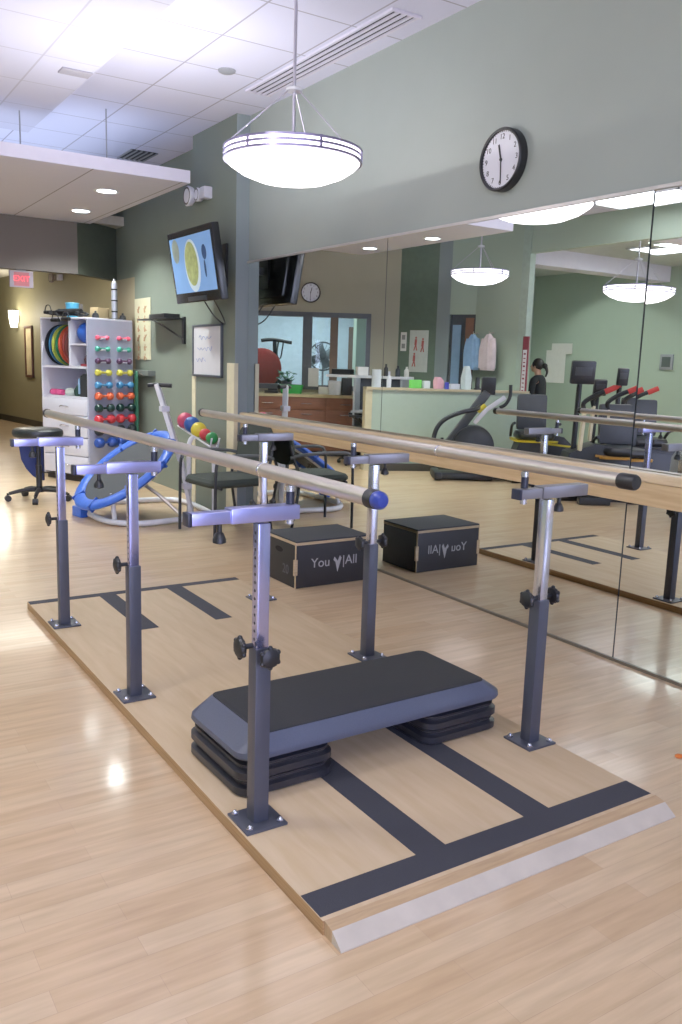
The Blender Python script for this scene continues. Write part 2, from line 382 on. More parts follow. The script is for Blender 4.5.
def upright(x, y, s, two):      # s=-1 left row, +1 right row; the rail sits on the inner side
    b = MB(); x -= ox; y -= oy
    b.box((x, y, .31), (.05, .05, .55), .005); u = b.build('upright', m_dgrey, bars)
    b = MB(); b.box((x, y, .044), (.135, .135, .008), .002)
    b.build('base_plate', m_dgrey, u)
    for dx, dy in ((-.05, -.05), (.05, -.05), (-.05, .05), (.05, .05)):
        b = MB(); b.cyl((x+dx, y+dy, .047), (x+dx, y+dy, .055), .011, seg=6); b.ball((x+dx, y+dy, .055), .008, 8); b.build('bolt', m_chrome, u)
    b = MB(); b.box((x, y, .765), (.038, .038, .37), .004)
    b.mi = 1
    for k in range(14 if s < 0 else 0):
        z = .61 + k*.024; b.cyl((x-.0195, y, z), (x-.0185, y, z), .005, seg=8)
    b.build('inner_post', [m_chrome_lit if s < 0 else m_chrome, m_black], u)
    xe, xm, xr = (-.218, -.105, .11) if s < 0 else (-.142, -.045, .18)
    b = MB(); b.b6(x+xm, x+xr, y-.025, y+.025, .956, .998, .004); b.b6(x+xe, x+xm+.03, y-.02, y+.02, .958, .992, .003)
    b.build('crossbar', m_bar_lit if s < 0 else m_bar_shaded, u)
    b = MB(); b.b6(x+xe-.012, x+xe, y-.0215, y+.0215, .9565, .9935, .003); b.build('crossbar_cap', m_cap, u)
    px_ = .09 if s < 0 else -.115
    b = MB(); b.cyl((x+px_, y, .94), (x+px_, y, .991), .012); b.mi = 1; b.cyl((x+px_, y, .995), (x+px_, y, 1.037), .013)
    b.mi = 0; b.cyl((x+px_, y, 1.035), (x+px_, y, 1.052), .014); b.build('rail_pin', [m_chrome, m_cap], u)
    b = MB(); kx = x-.13 if s < 0 else x+.06
    b.cyl((kx, y, .93), (kx, y, .955), .007); b.lathe([(.008, 0), (.019, .004), (.019, .014), (.012, .03), (.006, .034)], Matrix.Translation((kx, y, .90)), 10); b.build('clamp_knob', m_black, u)
    for nx, ny in two:
        d = Vector((nx, ny, 0)); p = Vector((x, y, .592 if nx else .57)) + d*.024
        b = MB(); b.cyl(p, p+d*.03, .008); R = frame(d).to_4x4(); R.translation = p+d*.028
        b.lathe([(.012, 0), (.028, .004), (.032, .012), (.028, .02), (.012, .026)], R, 10)
        for k in range(6):
            a = k*PI/3; q = R @ Vector((.029*math.cos(a), .029*math.sin(a), .012)); b.ball(q, .008, 8)
        b.build('height_knob', m_black, u)
upright(1.088, 2.10, -1, ((-1, 0), (0, -1))); upright(1.088, 3.20, -1, ((-1, 0),)); upright(1.088, 4.27, -1, ((-1, 0),))
upright(2.215, 2.10, 1, ((-1, 0), (1, 0))); upright(2.20, 3.15, 1, ((-1, 0), (1, 0))); upright(2.205, 4.25, 1, ((-1, 0), (1, 0)))
for x, blue in ((1.178, True), (2.10, False)):
    b = MB(); b.cyl((x-ox, 1.69-oy, 1.075), (x-ox, 4.86-oy, 1.075), .0218, seg=24); h = b.build('handrail', m_steel, bars)
    b = MB(); M = Matrix.Translation((x-ox, 1.70-oy, 1.075)) @ Matrix.Rotation(PI/2, 4, 'X')
    if blue:
        b.lathe([(.0245, 0), (.0245, .025), (.023, .03)], M); b.mi = 1; b.lathe([(.022, .028), (.0235, .036), (.022, .048), (.015, .057), (.002, .06)], M)
    else:
        b.lathe([(.023, 0), (.0248, .004), (.0248, .054), (.021, .061), (.0, .062)], M)
    b.build('end_cap', [m_black, mat('cap_window_sheen', '#2a3c8f', .3)], h)  # black cap; its dome is coloured blue as a painted window reflection
    b = MB(); M = Matrix.Translation((x-ox, 4.85-oy, 1.075)) @ Matrix.Rotation(-PI/2, 4, 'X')
    b.lathe([(.023, 0), (.0245, .004), (.0245, .03), (.02, .036), (.0, .037)], M); b.build('end_cap', m_black, h)
    b = MB(); M = Matrix.Translation((x-ox, 2.27-oy+ (0 if blue else .3), 1.075)) @ Matrix.Rotation(PI/2, 4, 'X'); b.lathe([(.0217, -.006), (.0228, -.003), (.0228, .003), (.0217, .006)], M, 24); b.build('joint_ring', m_chrome, h)

# ------------------------------------------------------------------ aerobic step on risers
m_stepb = mat('blue_grey_plastic', '#4c5263', .42, bump=.15, scale=200)
m_riser = mat('black_riser_plastic', '#24252b', .38)
def rrect(cx, cy, w, d, r, z, n=5):
    out = []
    for sx, sy, a0 in ((1, 1, 0), (-1, 1, PI/2), (-1, -1, PI), (1, -1, 1.5*PI)):
        for k in range(n+1):
            a = a0 + k*PI/2/n; out.append((cx+sx*(w/2-r)+r*math.cos(a), cy+sy*(d/2-r)+r*math.sin(a), z))
    return out
STEP = (1.645, 2.44, .04); SRZ = .02
riser_labels = (('lower black riser stacked under the left end of the step', -.38, 0), ('upper black riser stacked under the left end of the step', -.38, .053),
                ('lower black riser stacked under the right end of the step', .37, 0), ('upper black riser stacked under the right end of the step', .37, .053))
def mk_riser():
    r = thing('step_riser', riser_labels[0][0], 'step riser', (0, 0, 0), SRZ, 'black risers under the aerobic step')
    b = MB(); b.loft([rrect(0, 0, .345, .40, .05, 0), rrect(0, 0, .36, .42, .055, .008), rrect(0, 0, .36, .42, .055, .030), rrect(0, 0, .325, .395, .05, .036), rrect(0, 0, .325, .395, .05, .0415),
                      rrect(0, 0, .335, .405, .05, .046), rrect(0, 0, .335, .405, .05, .0525)])
    b.build('riser_body', m_riser, r); return r
R0 = mk_riser()
for i, (lab, dx, z) in enumerate(riser_labels):
    loc = (STEP[0]+dx*math.cos(SRZ), STEP[1]+dx*math.sin(SRZ), .0412+z)
    if i == 0: R0.location = loc
    else: dup(R0, loc, SRZ, lab)
st = thing('aerobic_step', 'blue-grey aerobic step with black rubber top on stacked risers', 'aerobic step', (STEP[0], STEP[1], .1475), SRZ)
b = MB(); b.loft([rrect(0, 0, 1.03, .36, .05, 0), rrect(0, 0, 1.05, .375, .05, .014), rrect(0, 0, 1.11, .425, .06, .018), rrect(0, 0, 1.12, .43, .06, .026), rrect(0, 0, 1.115, .427, .06, .042), rrect(0, 0, .975, .392, .035, .088), rrect(0, 0, .96, .385, .03, .092)])
b.build('step_deck', m_stepb, st)
b = MB(); b.loft([rrect(0, 0, .955, .384, .03, .0905), rrect(0, 0, .955, .384, .03, .095), rrect(0, 0, .945, .374, .028, .097)]); b.build('rubber_mat', m_rubber, st)

# ------------------------------------------------------------------ plyometric box
m_pbox = mat('black_plywood_face', '#1d1d20', .55, bump=.1, scale=80)
m_pedge = wood_mat('raw_ply_edge', '#b59d78', '#cbb592', (3, 3, 60), .6)
pb = thing('plyometric_box', 'black plywood jump box with pale edges beside the mirror', 'jump box', (2.835, 4.675, 0))
w, d, h = .55, .40, .30
b = MB(); b.b6(-w/2, w/2, -d/2, d/2, 0, .275, .003); b.build('box_body', m_pbox, pb)
b = MB(); b.b6(-w/2-.002, w/2+.002, -d/2-.002, d/2+.002, .275, .292, .002); b.build('lid_edge', m_pedge, pb)
b = MB(); b.b6(-w/2-.001, w/2+.001, -d/2-.001, d/2+.001, .292, .303, .003); b.build('grip_top', mat('box_grip_top', '#34373b', .8, bump=.4, scale=250), pb)
for sx in (-1, 1):
    b = MB()
    for z0, z1, k in ((0, .085, 0), (.085, .185, 1), (.185, .275, 0)):
        if k: b.b6(sx*w/2-.012, sx*w/2+.012, -d/2-.0015, -d/2+.012, z0, z1)
        else: b.b6(sx*w/2-.0015 if sx > 0 else -w/2-.0015, sx*w/2+.0015 if sx > 0 else -w/2+.0015, -d/2-.0015, -d/2+.011, z0, z1)
    b.build('corner_edge', m_pedge, pb)
b = MB(); b.loft([[(-w/2-.001, y, z) for y, z in [(.05*math.cos(a)*1.0 + .02, .215+.018*math.sin(a)) for a in [2*PI*k/16 for k in range(16)]]], [(-w/2+.004, y, z) for y, z in [(.05*math.cos(a)+.02, .215+.018*math.sin(a)) for a in [2*PI*k/16 for k in range(16)]]]])
b.build('hand_slot', mat('slot_black', '#050506', .9), pb)
m_print = mat('grey_print', '#a3a3a5', .6)
F = MF((-.095, -d/2-.0005, .15), (1, 0, 0), (0, 0, 1)); text('box_lettering', 'You', .085, m_print, pb, F, .0008)
F = MF((.125, -d/2-.0005, .15), (1, 0, 0), (0, 0, 1)); text('box_lettering', '|All', .085, m_print, pb, F, .0008)
b = MB(); b.prism([(-.012, .03), (.012, -.0), (.028, .035), (.04, .02), (.012, -.07), (-.004, -.005), (-.02, .01)], .0016, MF((.02, -d/2-.0016, .15), (1, 0, 0), (0, 0, 1)).copy() @ Matrix.Translation((0, 0, -.0006))); b.build('box_logo', m_print, pb)
F = MF((-w/2-.0005, -.07, .1), (0, -1, 0), (0, 0, 1)); text('box_lettering', '20', .085, mat('dim_print', '#55555a', .7), pb, F, .0008)

# ------------------------------------------------------------------ pendant lamps
m_bowl = mat('lit_glass_bowl', '#fdf4fc', .4, emit=3.0, var=.0)
m_band = mat('lamp_band', '#8d86a8', .3, .7)
def pendant(x, y, ztop, R, lab, zc):
    t = thing('pendant_lamp', lab, 'pendant lamp', (x, y, ztop), 0, 'white bowl pendant lamps')
    k = R/.38; b = MB()
    prof = [(.02*k, -.177*k), (.10*k, -.173*k), (.20*k, -.156*k), (.29*k, -.122*k), (.35*k, -.082*k), (.372*k, -.058*k), (.374*k, 0), (.366*k, 0), (.36*k, -.06*k), (.28*k, -.112*k), (.1*k, -.16*k), (.02*k, -.165*k)]
    b.lathe(prof, seg=48); b.build('lamp_bowl', m_bowl, t)
    for z in (-.002, -.028, -.056):
        b = MB(); b.lathe([(.372*k, z*k-.0055), (.382*k, z*k-.0055), (.382*k, z*k+.0055), (.372*k, z*k+.0055), (.372*k, z*k-.0055)], seg=48); b.build('lamp_band', m_band, t)
    for j in range(6):
        a = .4 + j*PI/3; b = MB(); b.box((.379*k*math.cos(a), .379*k*math.sin(a), -.028*k), (.008, .012, .066*k), rz=a); b.build('band_clip', m_band, t)
    b = MB(); b.cyl((0, 0, -.1*k), (0, 0, zc-ztop), .009, seg=10); b.build('stem', mat('lamp_stem', '#c4bfcc', .3, .6), t)
    b = MB(); b.lathe([(.0, .298*k), (.045*k, .303*k), (.045*k, .318*k), (.02*k, .328*k), (.0, .333*k)]); b.build('stem_disc', m_white, t)
    for j in range(3):
        a = .4 + j*2*PI/3 + .35; b = MB(); b.cyl((.03*k*math.cos(a), .03*k*math.sin(a), .308*k), (.376*k*math.cos(a), .376*k*math.sin(a), 0), .0035, seg=6); b.build('lamp_cable', _M['lamp_stem'], t)
    b = MB(); b.lathe([(.06, zc-ztop-.03), (.07, zc-ztop-.012), (.07, zc-ztop)]); b.build('ceiling_rose', m_white, t)
    L = bpy.data.lights.new('pendant_bulb', 'POINT'); L.energy = 85*k*k; L.color = (1, .95, .97); L.shadow_soft_size = .05
    lo = bpy.data.objects.new('pendant_bulb', L); C.objects.link(lo); lo.location = (x, y, ztop-.03)
pendant(2.385, 4.30, 2.532, .378, 'white glass bowl pendant lamp hanging in front of the sage wall', H)
pendant(-1.0, 8.68, 2.63, .378, 'white bowl pendant lamp near the reception half wall, seen in the mirror', H)
pendant(-2.75, 7.6, 2.50, .42, 'white bowl pendant lamp in the far room, seen at the mirror seam', 3.2)

# ------------------------------------------------------------------ ceiling fittings
m_can = mat('lit_can_lens', '#f4fbff', .4, emit=9.0, var=0)
can_spots = (('recessed can light in the white canopy, nearer to the television', (2.5, 7.95)), ('recessed can light in the white canopy, nearer to the taupe bulkhead', (2.62, 9.2)),
             ('recessed can light in the canopy, nearer one of the two seen in the mirror', (.22, 8.15)), ('recessed can light in the canopy, farther one of the two seen in the mirror', (.25, 9.4)))
def canlight(lab, x, y, z):
    t = thing('can_light', lab, 'ceiling light', (x, y, z), 0, 'recessed can lights')
    b = MB(); b.lathe([(.085, -.002), (.11, -.006), (.115, -.003), (.115, .0), (.085, .0), (.085, -.002)], seg=32); b.build('light_trim', m_white, t)
    b = MB(); b.lathe([(.0, -.003), (.086, -.003), (.086, 0), (.0, 0)], seg=32); b.build('light_lens', m_can, t)
    L = bpy.data.lights.new('can_lamp', 'SPOT'); L.energy = 170; L.spot_size = 2.4; L.spot_blend = .6; L.color = (.95, 1, .98); L.shadow_soft_size = .07
    lo = bpy.data.objects.new('can_lamp', L); C.objects.link(lo); lo.location = (x, y, z-.02)
for lab, (x, y) in can_spots: canlight(lab, x, y, 2.86)
canlight('recessed can light in the far room ceiling, seen in the mirror', -4.9, 10.6, 3.2)
m_troff = mat('lit_panel', '#f3f4ff', .5, emit=7.0, var=0)
def troffer(lab, x, y, z, w=.58, d=1.18):
    t = thing('ceiling_panel_light', lab, 'ceiling light', (x, y, z))
    b = MB()
    for x0, x1, y0, y1 in ((-w/2, w/2, -d/2, -d/2+.03), (-w/2, w/2, d/2-.03, d/2), (-w/2, -w/2+.03, -d/2, d/2), (w/2-.03, w/2, -d/2, d/2)): b.b6(x0, x1, y0, y1, -.02, 0)
    b.build('light_frame', m_white, t)
    b = MB(); b.b6(-w/2+.03, w/2-.03, -d/2+.03, d/2-.03, -.012, 0); b.build('light_diffuser', m_troff, t)
troffer('bright ceiling panel light over the exercise machines, at the mirror top edge', -1.22, 6.35, H-.13, .62, 1.15)
troffer('added unseen ceiling panel light above and left of the photographer', .3, 2.6, H-.13)  # this panel and the next two are added out of view for overhead light
troffer('added unseen ceiling panel light right above the photographer', 1.2, .2, H)
troffer('added unseen ceiling panel light behind the photographer on the left', -.9, -1.2, H)
troffer('ceiling panel light in the far room near its pendant lamp', -3.6, 5.5, 3.2, .58, 1.18)
troffer('ceiling panel light in the far room behind the standing person', -4.2, 8.2, 3.2, .58, 1.18)
vent = thing('ceiling_vent', 'long slotted air diffuser in the ceiling above the wall clock', 'air vent', (3.09, 5.2, H))
b = MB(); b.b6(-.095, .095, -.92, .92, -.004, 0); b.build('vent_backing', mat('vent_dark', '#25252b', .8), vent)
b = MB()
for x in (-.095, -.05, -.004, .042, .085): b.b6(x-.009, x+.009, -.92, .92, -.014, 0)
b.b6(-.105, .105, -.935, -.92, -.014, 0); b.b6(-.105, .105, .92, .935, -.014, 0); b.build('vent_slat', m_fascia, vent)
vent = thing('ceiling_vent', 'small square air vent in the ceiling above the white canopy', 'air vent', (3.05, 8.7, H))
b = MB(); b.b6(-.13, .13, -.22, .22, -.004, 0); b.build('vent_backing', _M['vent_dark'], vent)
b = MB()
for k in range(6): x = -.13+.052*k; b.b6(x-.007, x+.007, -.22, .22, -.012, 0)
b.build('vent_slat', m_grey, vent)
t = thing('smoke_detector', 'round flush disc in the ceiling tile beside the long air diffuser', 'smoke detector', (2.69, 5.82, H))
b = MB(); b.lathe([(0, -.018), (.045, -.018), (.06, -.01), (.062, 0)]); b.build('detector_cover', m_grey, t)
t = thing('ceiling_speaker', 'small rectangular grille in the left ceiling tiles', 'ceiling grille', (1.72, 6.1, H-.13))
b = MB(); b.b6(-.1, .1, -.06, .06, -.012, 0, .004); b.build('grille', mat('grille_grey', '#9a97a0', .7), t)

# ------------------------------------------------------------------ wall clock
def clock(loc, R, rz, lab, numerals=True):
    t = thing('wall_clock', lab, 'clock', loc, rz)       # local: face looks to -y
    Mx = Matrix.Rotation(PI/2, 4, 'X')
    b = MB(); b.lathe([(R*.9, 0), (R, 0), (R, .045), (R*.965, .052), (R*.9, .048), (R*.9, .0)], Mx, 48); b.build('clock_rim', m_black, t)
    b = MB(); b.lathe([(0, .01), (R*.91, .01), (R*.91, .036), (0, .036)], Mx, 48); b.build('clock_face', mat('clock_white', '#dcdde6', .5, var=.01), t)
    for n in range(1, 13) if numerals else ():
        a = PI/2 - n*PI/6; text('numeral', str(n), R*.24, m_black, t, MF((R*.72*math.cos(a), -.037, R*.72*math.sin(a)), (1, 0, 0), (0, 0, 1)), .0006)
    b = MB()
    for n in range(60):
        a = n*PI/30; r0 = R*.86
        b.beam((r0*math.cos(a), -.0365, r0*math.sin(a)), (R*.9*math.cos(a), -.0365, R*.9*math.sin(a)), .0035 if n % 5 else .007, .001, (0, 1, 0))
    b.build('minute_marks', m_black, t)
    for ln, ang, wd_ in ((.5, 11.5*PI/6, .011), (.75, 5.9*PI/6, .007)):
        a = PI/2 - ang; b = MB(); b.beam((-.08*R*math.cos(a), -.0395, -.08*R*math.sin(a)), (R*ln*math.cos(a), -.0395, R*ln*math.sin(a)), wd_, .002, (0, 1, 0)); b.build('clock_hand', m_black, t)
    b = MB(); b.cyl((0, -.036, 0), (0, -.043, 0), .008); b.build('clock_hub', m_black, t)
clock((3.318, 3.62, 2.5), .162, -PI/2, 'round black-rimmed wall clock on the sage wall above the mirrors')
wa = math.atan2(wd.y, wd.x)
pc = Vector((-.12, 11.505)) - wn*.004
clock((pc.x, pc.y, 2.44), .15, wa + PI, 'round wall clock above the office windows, seen only in the mirror')

# ------------------------------------------------------------------ television on the pier
tv = thing('television', 'flat television tilted down from the pier showing a bowl of soup', 'television', (2.91, 6.95, 2.17), -PI/2)
T = Matrix.Rotation(math.radians(9.2), 4, 'X')          # local: screen looks to -y
w, h = .95, .60
b = MB(); b.X = T; b.b6(-w/2, w/2, 0, .07, -h/2, h/2, .012); b.b6(-w*.4, w*.4, .07, .11, -h*.4, h*.35, .01); b.build('tv_case', mat('tv_gloss_black', '#141519', .25), tv)
b = MB(); b.X = T; b.b6(-w/2+.04, w/2-.04, -.0015, .002, -h/2+.085, h/2-.055)
def glow(n, c, e=1.0): return mat(n, c, .25, emit=e, var=.05, scale=4)
scr = b.build('tv_screen', glow('screen_blue', '#7098cc', .42), tv)
def disc(name, cx, cz, rx_, rz_, m, y, par):
    b = MB(); b.X = T; b.prism([(cx+rx_*math.cos(2*PI*k/28), cz+rz_*math.sin(2*PI*k/28)) for k in range(28)], .001, Matrix.Translation((0, y, 0)) @ Matrix.Rotation(PI/2, 4, 'X')); return b.build(name, m, par)
disc('picture_bowl', .0, .0, .155, .215, glow('screen_bowl', '#b9ccd8', .4), -.0016, scr)
disc('picture_soup', -.01, .015, .13, .18, mat('screen_soup', '#97a268', .3, emit=.35, var=.25, scale=22), -.0026, scr)
disc('picture_cup', -.32, .14, .075, .1, mat('screen_cup', '#7f8a80', .3, emit=.25, var=.2), -.0016, scr)
disc('picture_spoon', .27, .09, .045, .06, glow('screen_spoon', '#2f4468', .4), -.0016, scr)
disc('picture_spoon', .255, -.04, .018, .07, glow('screen_spoon', '#2f4468', .4), -.0016, scr)
b = MB(); b.X = T; b.b6(-.2, .2, -.003, .01, -h/2+.012, -h/2+.05, .004); b.build('tv_speaker_strip', mat('tv_strip', '#33353a', .35), tv)
b = MB(); b.b6(-.1, .1, .11, .135, -.16, .16); b.beam((0, .13, 0), (-.02, .27, .02), .06, .06); b.b6(-.12, .08, .27, .29, -.16, .2); b.build('wall_mount', m_black, tv)
for k, (x0, x1, dz) in enumerate(((-.02, .2, -.2), )):
    b = MB(); b.tube([(x0, .1, -.26), (x0+.01, .2, -.4), (x0+.09, .26, -.47), (x1-.02, .2, -.42), (x1, .1, -.27)], .006, 8, 6); b.build('tv_cable', m_black, tv)
# whiteboard
wb = thing('whiteboard', 'small framed whiteboard with faint blue writing under the television', 'whiteboard', (3.198, 7.277, 1.472), -PI/2)
b = MB(); b.b6(-.315, .315, -.012, 0, -.22, .22); b.build('board_surface', mat('board_white', '#d3d2d6', .3, var=.02), wb)
b = MB()
for x0, x1, z0, z1 in ((-.325, .325, .215, .235), (-.325, .325, -.235, -.215), (-.325, -.305, -.235, .235), (.305, .325, -.235, .235)): b.b6(x0, x1, -.022, 0, z0, z1, .003)
b.build('board_frame', mat('board_frame_grey', '#51565f', .4, .3), wb)
m_ink = mat('faint_blue_ink', '#8f9bc4', .6)
for row, (z, x0, n) in enumerate(((.12, -.18, 10), (.02, -.22, 12), (-.08, -.24, 8))):
    b = MB(); pts = [(x0+k*.03, -.0128, z + .022*math.sin(k*2.3+row)*(1 if k % 3 else .3)) for k in range(n)]; b.tube(pts, .003, 5, 3); b.build('handwriting', m_ink, wb)
# emergency light heads
def emergency(loc, rz, lab, m1):
    t = thing('emergency_light', lab, 'emergency light', loc, rz)        # looks to -y
    b = MB(); b.b6(.06, .16, -.08, 0, -.05, .05, .01); b.build('light_box', m_wlam, t)
    for x, r in ((-.14, .088), (-.02, .06)):
        b = MB(); M = Matrix.Translation((x, -.09 if r > .06 else -.05, 0)) @ Matrix.Rotation(PI/2, 4, 'X')
        b.lathe([(r*.45, -.05), (r*.9, -.02), (r, .02), (r*.9, .03)], M); b.build('lamp_head', m1, t)
        b = MB(); b.lathe([(0, .024), (r*.7, .03), (r*.88, .031), (r*.88, .022), (0, .02)], M); b.build('lamp_lens', mat('emergency_lens', '#8f8a8a', .15, .4), t)
    b = MB(); b.cyl((-.14, -.04, 0), (.08, -.03, 0), .015); b.build('lamp_arm', m1, t)
emergency((3.2, 7.36, 2.83), -PI/2, 'twin-headed white emergency light high on the green wall', m_wlam)
emergency((4.075, 15.7, 2.72), -PI/2+.116, 'twin-headed emergency light on the olive hall wall above the cabinet', mat('emergency_grey', '#8b7f77', .5))
# poster and shelf bracket on the green wall
ps = thing('wall_poster', 'tall cream exercise chart with small figures on the green wall', 'poster', (3.388, 9.53, 1.71), -PI/2)
b = MB(); b.b6(-.255, .255, -.006, 0, -.34, .34); mf = mat('chart_figures', '#b58f6c', .7)
b.mi = 1
for r in range(6):
    for c_ in (-.13, .08):
        z = .24 - r*.105; b.ball((c_, -.006, z), .016, 8, (1, .1, 1)); b.tube([(c_, -.007, z-.015), (c_+.012*(-1)**r, -.007, z-.06)], .013, 6); b.tube([(c_+.012, -.007, z-.025), (c_+.055, -.007, z-.03*(r % 3-1)-.02)], .007, 5)
b.build('poster_sheet', [mat('chart_cream', '#cdc9a8', .7, var=.03), mf], ps)
sb = thing('shelf_bracket', 'black folding wall shelf arm with a set-top box, below the television', 'shelf bracket', (3.39, 8.3, 1.79), -PI/2)
b = MB(); b.b6(-.02, .03, -.025, 0, -.25, .02); b.tube([(0, -.02, -.2), (-.25, -.17, -.05), (-.42, -.2, -.005)], .01, 8, 4); b.build('bracket_arm', m_black, sb)
b = MB(); b.b6(-.85, .0, -.2, -.01, -.006, .008, .003); b.build('shelf_plate', m_black, sb)
b = MB(); b.b6(-.52, -.08, -.19, -.02, .008, .05, .006); tag(b.build('set_top_box', m_black, None), 'flat black set-top box lying on the wall shelf arm', 'media box')
o = bpy.data.objects['set_top_box']; o.location = (3.39, 8.3, 1.79); o.rotation_euler = (0, 0, -PI/2)

# ------------------------------------------------------------------ exit sign, sconce, framed picture in the hall
ex = thing('exit_sign', 'red EXIT sign hanging under the taupe bulkhead', 'exit sign', (2.19, 10.04, 2.3))
b = MB(); b.b6(-.125, .125, -.02, .02, -.19, -.012, .004); b.build('sign_housing', mat('sign_grey', '#8f8793', .5), ex)
b = MB(); b.b6(-.08, .08, -.0225, -.0195, -.175, -.03); b.build('sign_panel', mat('sign_red', '#94525a', .4, emit=.3), ex)
text('sign_lettering', 'EXIT', .085, mat('sign_letter', '#ff4450', .4, emit=1.1, var=0), ex, MF((0, -.0232, -.1), (1, 0, 0), (0, 0, 1)), .0008)
b = MB(); b.b6(-.05, .05, -.015, .015, -.012, 0); b.build('sign_bracket', m_grey, ex)
hd = math.atan2(9.7-22.4, 4.78-3.3)
def hallpt(y, off=.0): x = 3.3 + (22.4-y)*1.48/12.7; return (x-off, y)
x, y = hallpt(17.85); sc = thing('wall_sconce', 'glowing wall sconce at the far end of the olive hall', 'wall light', (x-.005, y, 2.05), hd)
b = MB(); b.lathe([(.0, -.16), (.06, -.16), (.085, 0), (.095, .16), (.085, .16), (.07, 0), (.0, -.14)], Matrix.Translation((0, -.1, 0))); b.build('sconce_shade', mat('lit_sconce', '#fffdf0', .4, emit=5, var=0), sc)
b = MB(); b.b6(-.04, .04, -.03, 0, -.07, .07, .01); b.cyl((0, -.02, 0), (0, -.08, -.12), .012); b.build('sconce_bracket', m_steel, sc)
x, y = hallpt(17.3); fp = thing('framed_picture', 'tall brown-framed picture on the olive hall wall', 'framed picture', (x-.004, y, 1.43), hd)
b = MB(); b.b6(-.17, .17, -.012, 0, -.44, .44); b.build('picture_print', mat('print_beige', '#bfae88', .6, var=.2, scale=6), fp)
b = MB()
for a in ((-.2, .2, .44, .49), (-.2, .2, -.49, -.44), (-.2, -.165, -.49, .49), (.165, .2, -.49, .49)): b.b6(a[0], a[1], -.035, 0, a[2], a[3], .006)
b.build('picture_frame', mat('brown_frame', '#5a3a2a', .45), fp)
L = bpy.data.lights.new('sconce_bulb', 'POINT'); L.energy = 40; L.color = (1, .92, .76); L.shadow_soft_size = .1
lo = bpy.data.objects.new('sconce_bulb', L); C.objects.link(lo); lo.location = (3.3, 17.4, 2.1)
L = bpy.data.lights.new('hall_ceiling_lamp', 'AREA'); L.energy = 40; L.size = 1.2; L.color = (1, .94, .8)
lo = bpy.data.objects.new('hall_ceiling_lamp', L); C.objects.link(lo); lo.location = (2.9, 13.2, 2.88)
# ------------------------------------------------------------------ storage cabinet with dumbbells
CO = Vector((2.69, 9.30, 0)); CRZ = math.atan2(.39, .92)
cb = thing('storage_cabinet', 'tall white cabinet with open shelves, drawers and a dumbbell side panel', 'cabinet', CO, CRZ)
W, Dp, CH = .63, .80, 1.778
m_in = mat('cabinet_inside', '#a9a8c0', .6, var=.02)
b = MB(); b.b6(0, W, 0, .02, .06, CH); b.build('side_panel', mat('lilac_white_panel', '#a2a5bb', .45, var=.02), cb)
b = MB(); b.b6(0, W, Dp-.02, Dp, .06, CH); b.build('side_panel', m_wlam, cb)
b = MB(); b.b6(0, W, 0, Dp, CH, CH+.02, .003); b.build('top_panel', m_wlam, cb)
b = MB(); b.b6(W-.02, W, .02, Dp-.02, .06, CH); b.build('back_panel', m_in, cb)
b = MB(); b.b6(.01, W-.02, .02, Dp-.02, 1.25, 1.275); b.build('shelf', m_wlam, cb)
b = MB(); b.b6(.01, W-.02, .02, .305, 1.50, 1.52); b.build('shelf', m_wlam, cb)
b = MB(); b.b6(.01, W-.02, .02, Dp-.02, .925, .945); b.build('shelf', m_wlam, cb)
b = MB(); b.b6(.005, W-.02, .30, .32, 1.275, CH); b.build('divider', m_wlam, cb)
b = MB(); b.b6(.03, W-.03, .02, Dp-.02, 0, .06); b.build('plinth', m_black, cb)
for z0, z1 in ((.745, .92), (.505, .735), (.295, .495), (.085, .285)):
    b = MB(); b.b6(-.012, .4, .022, Dp-.022, z0, z1, .004); d = b.build('drawer', m_wlam, cb)
    b = MB(); zc = (z0+z1)/2; b.tube([(-.012, .33, zc-.005), (-.035, .36, zc+.006), (-.04, .42, zc+.008), (-.03, .46, zc-.004), (-.012, .48, zc-.01)], .006, 8, 4); b.build('drawer_handle', m_chrome, d)
cbM = TM(CO, CRZ)
def CP(x, y, z): return cbM @ Vector((x, y, z))
rows = (('pink', '#d9576f', 1.59), ('mint green', '#3f9c86', 1.47), ('dark purple', '#4a2b4a', 1.34), ('yellow', '#c9c04a', 1.215), ('light blue', '#3f7fae', 1.08),
        ('orange', '#d9603c', .96), ('dark green', '#12332f', .83), ('red', '#c9353f', .71), ('black', '#1b2426', .585), ('navy blue', '#24479b', .453))
dbm = {}
for i, (cn, hx, z) in enumerate(rows):
    L_ = .17 + .0105*i; r = .025 + .0036*i; b = MB()
    b.lathe([(0, -L_/2), (r*.7, -L_/2), (r, -L_/2+r*.35), (r, -L_/2+r*1.15), (r*.75, -L_/2+r*1.5), (.014, -L_/2+r*1.75), (.014, L_/2-r*1.75), (r*.75, L_/2-r*1.5), (r, L_/2-r*1.15), (r, L_/2-r*.35), (r*.7, L_/2), (0, L_/2)],
            Matrix.Rotation(PI/2, 4, 'Y'), 12)
    for k, (x, side) in enumerate(((.175, 'left'), (.475, 'right'))):
        nm = 'dumbbell'
        if k == 0:
            o = b.build(nm, mat('vinyl_' + cn.replace(' ', '_'), hx, .35, var=.08, scale=30), None, 50)
        else:
            o = o.copy(); C.objects.link(o)
        tag(o, '%s dumbbell in the %s column of the cabinet side panel' % (cn, side), 'dumbbell', 'dumbbells on the cabinet side panel')
        o.location = CP(x, -r-.006, z); o.rotation_euler = (0, 0, CRZ)
for z in [q[2] for q in rows]:
    for x in (.175, .475): b = MB(); b.b6(x-.03, x+.03, -.05, .001, z-.02, z-.014); b.b6(x-.03, x+.03, -.05, -.045, z-.02, z); b.build('dumbbell_hook', m_wlam, cb)
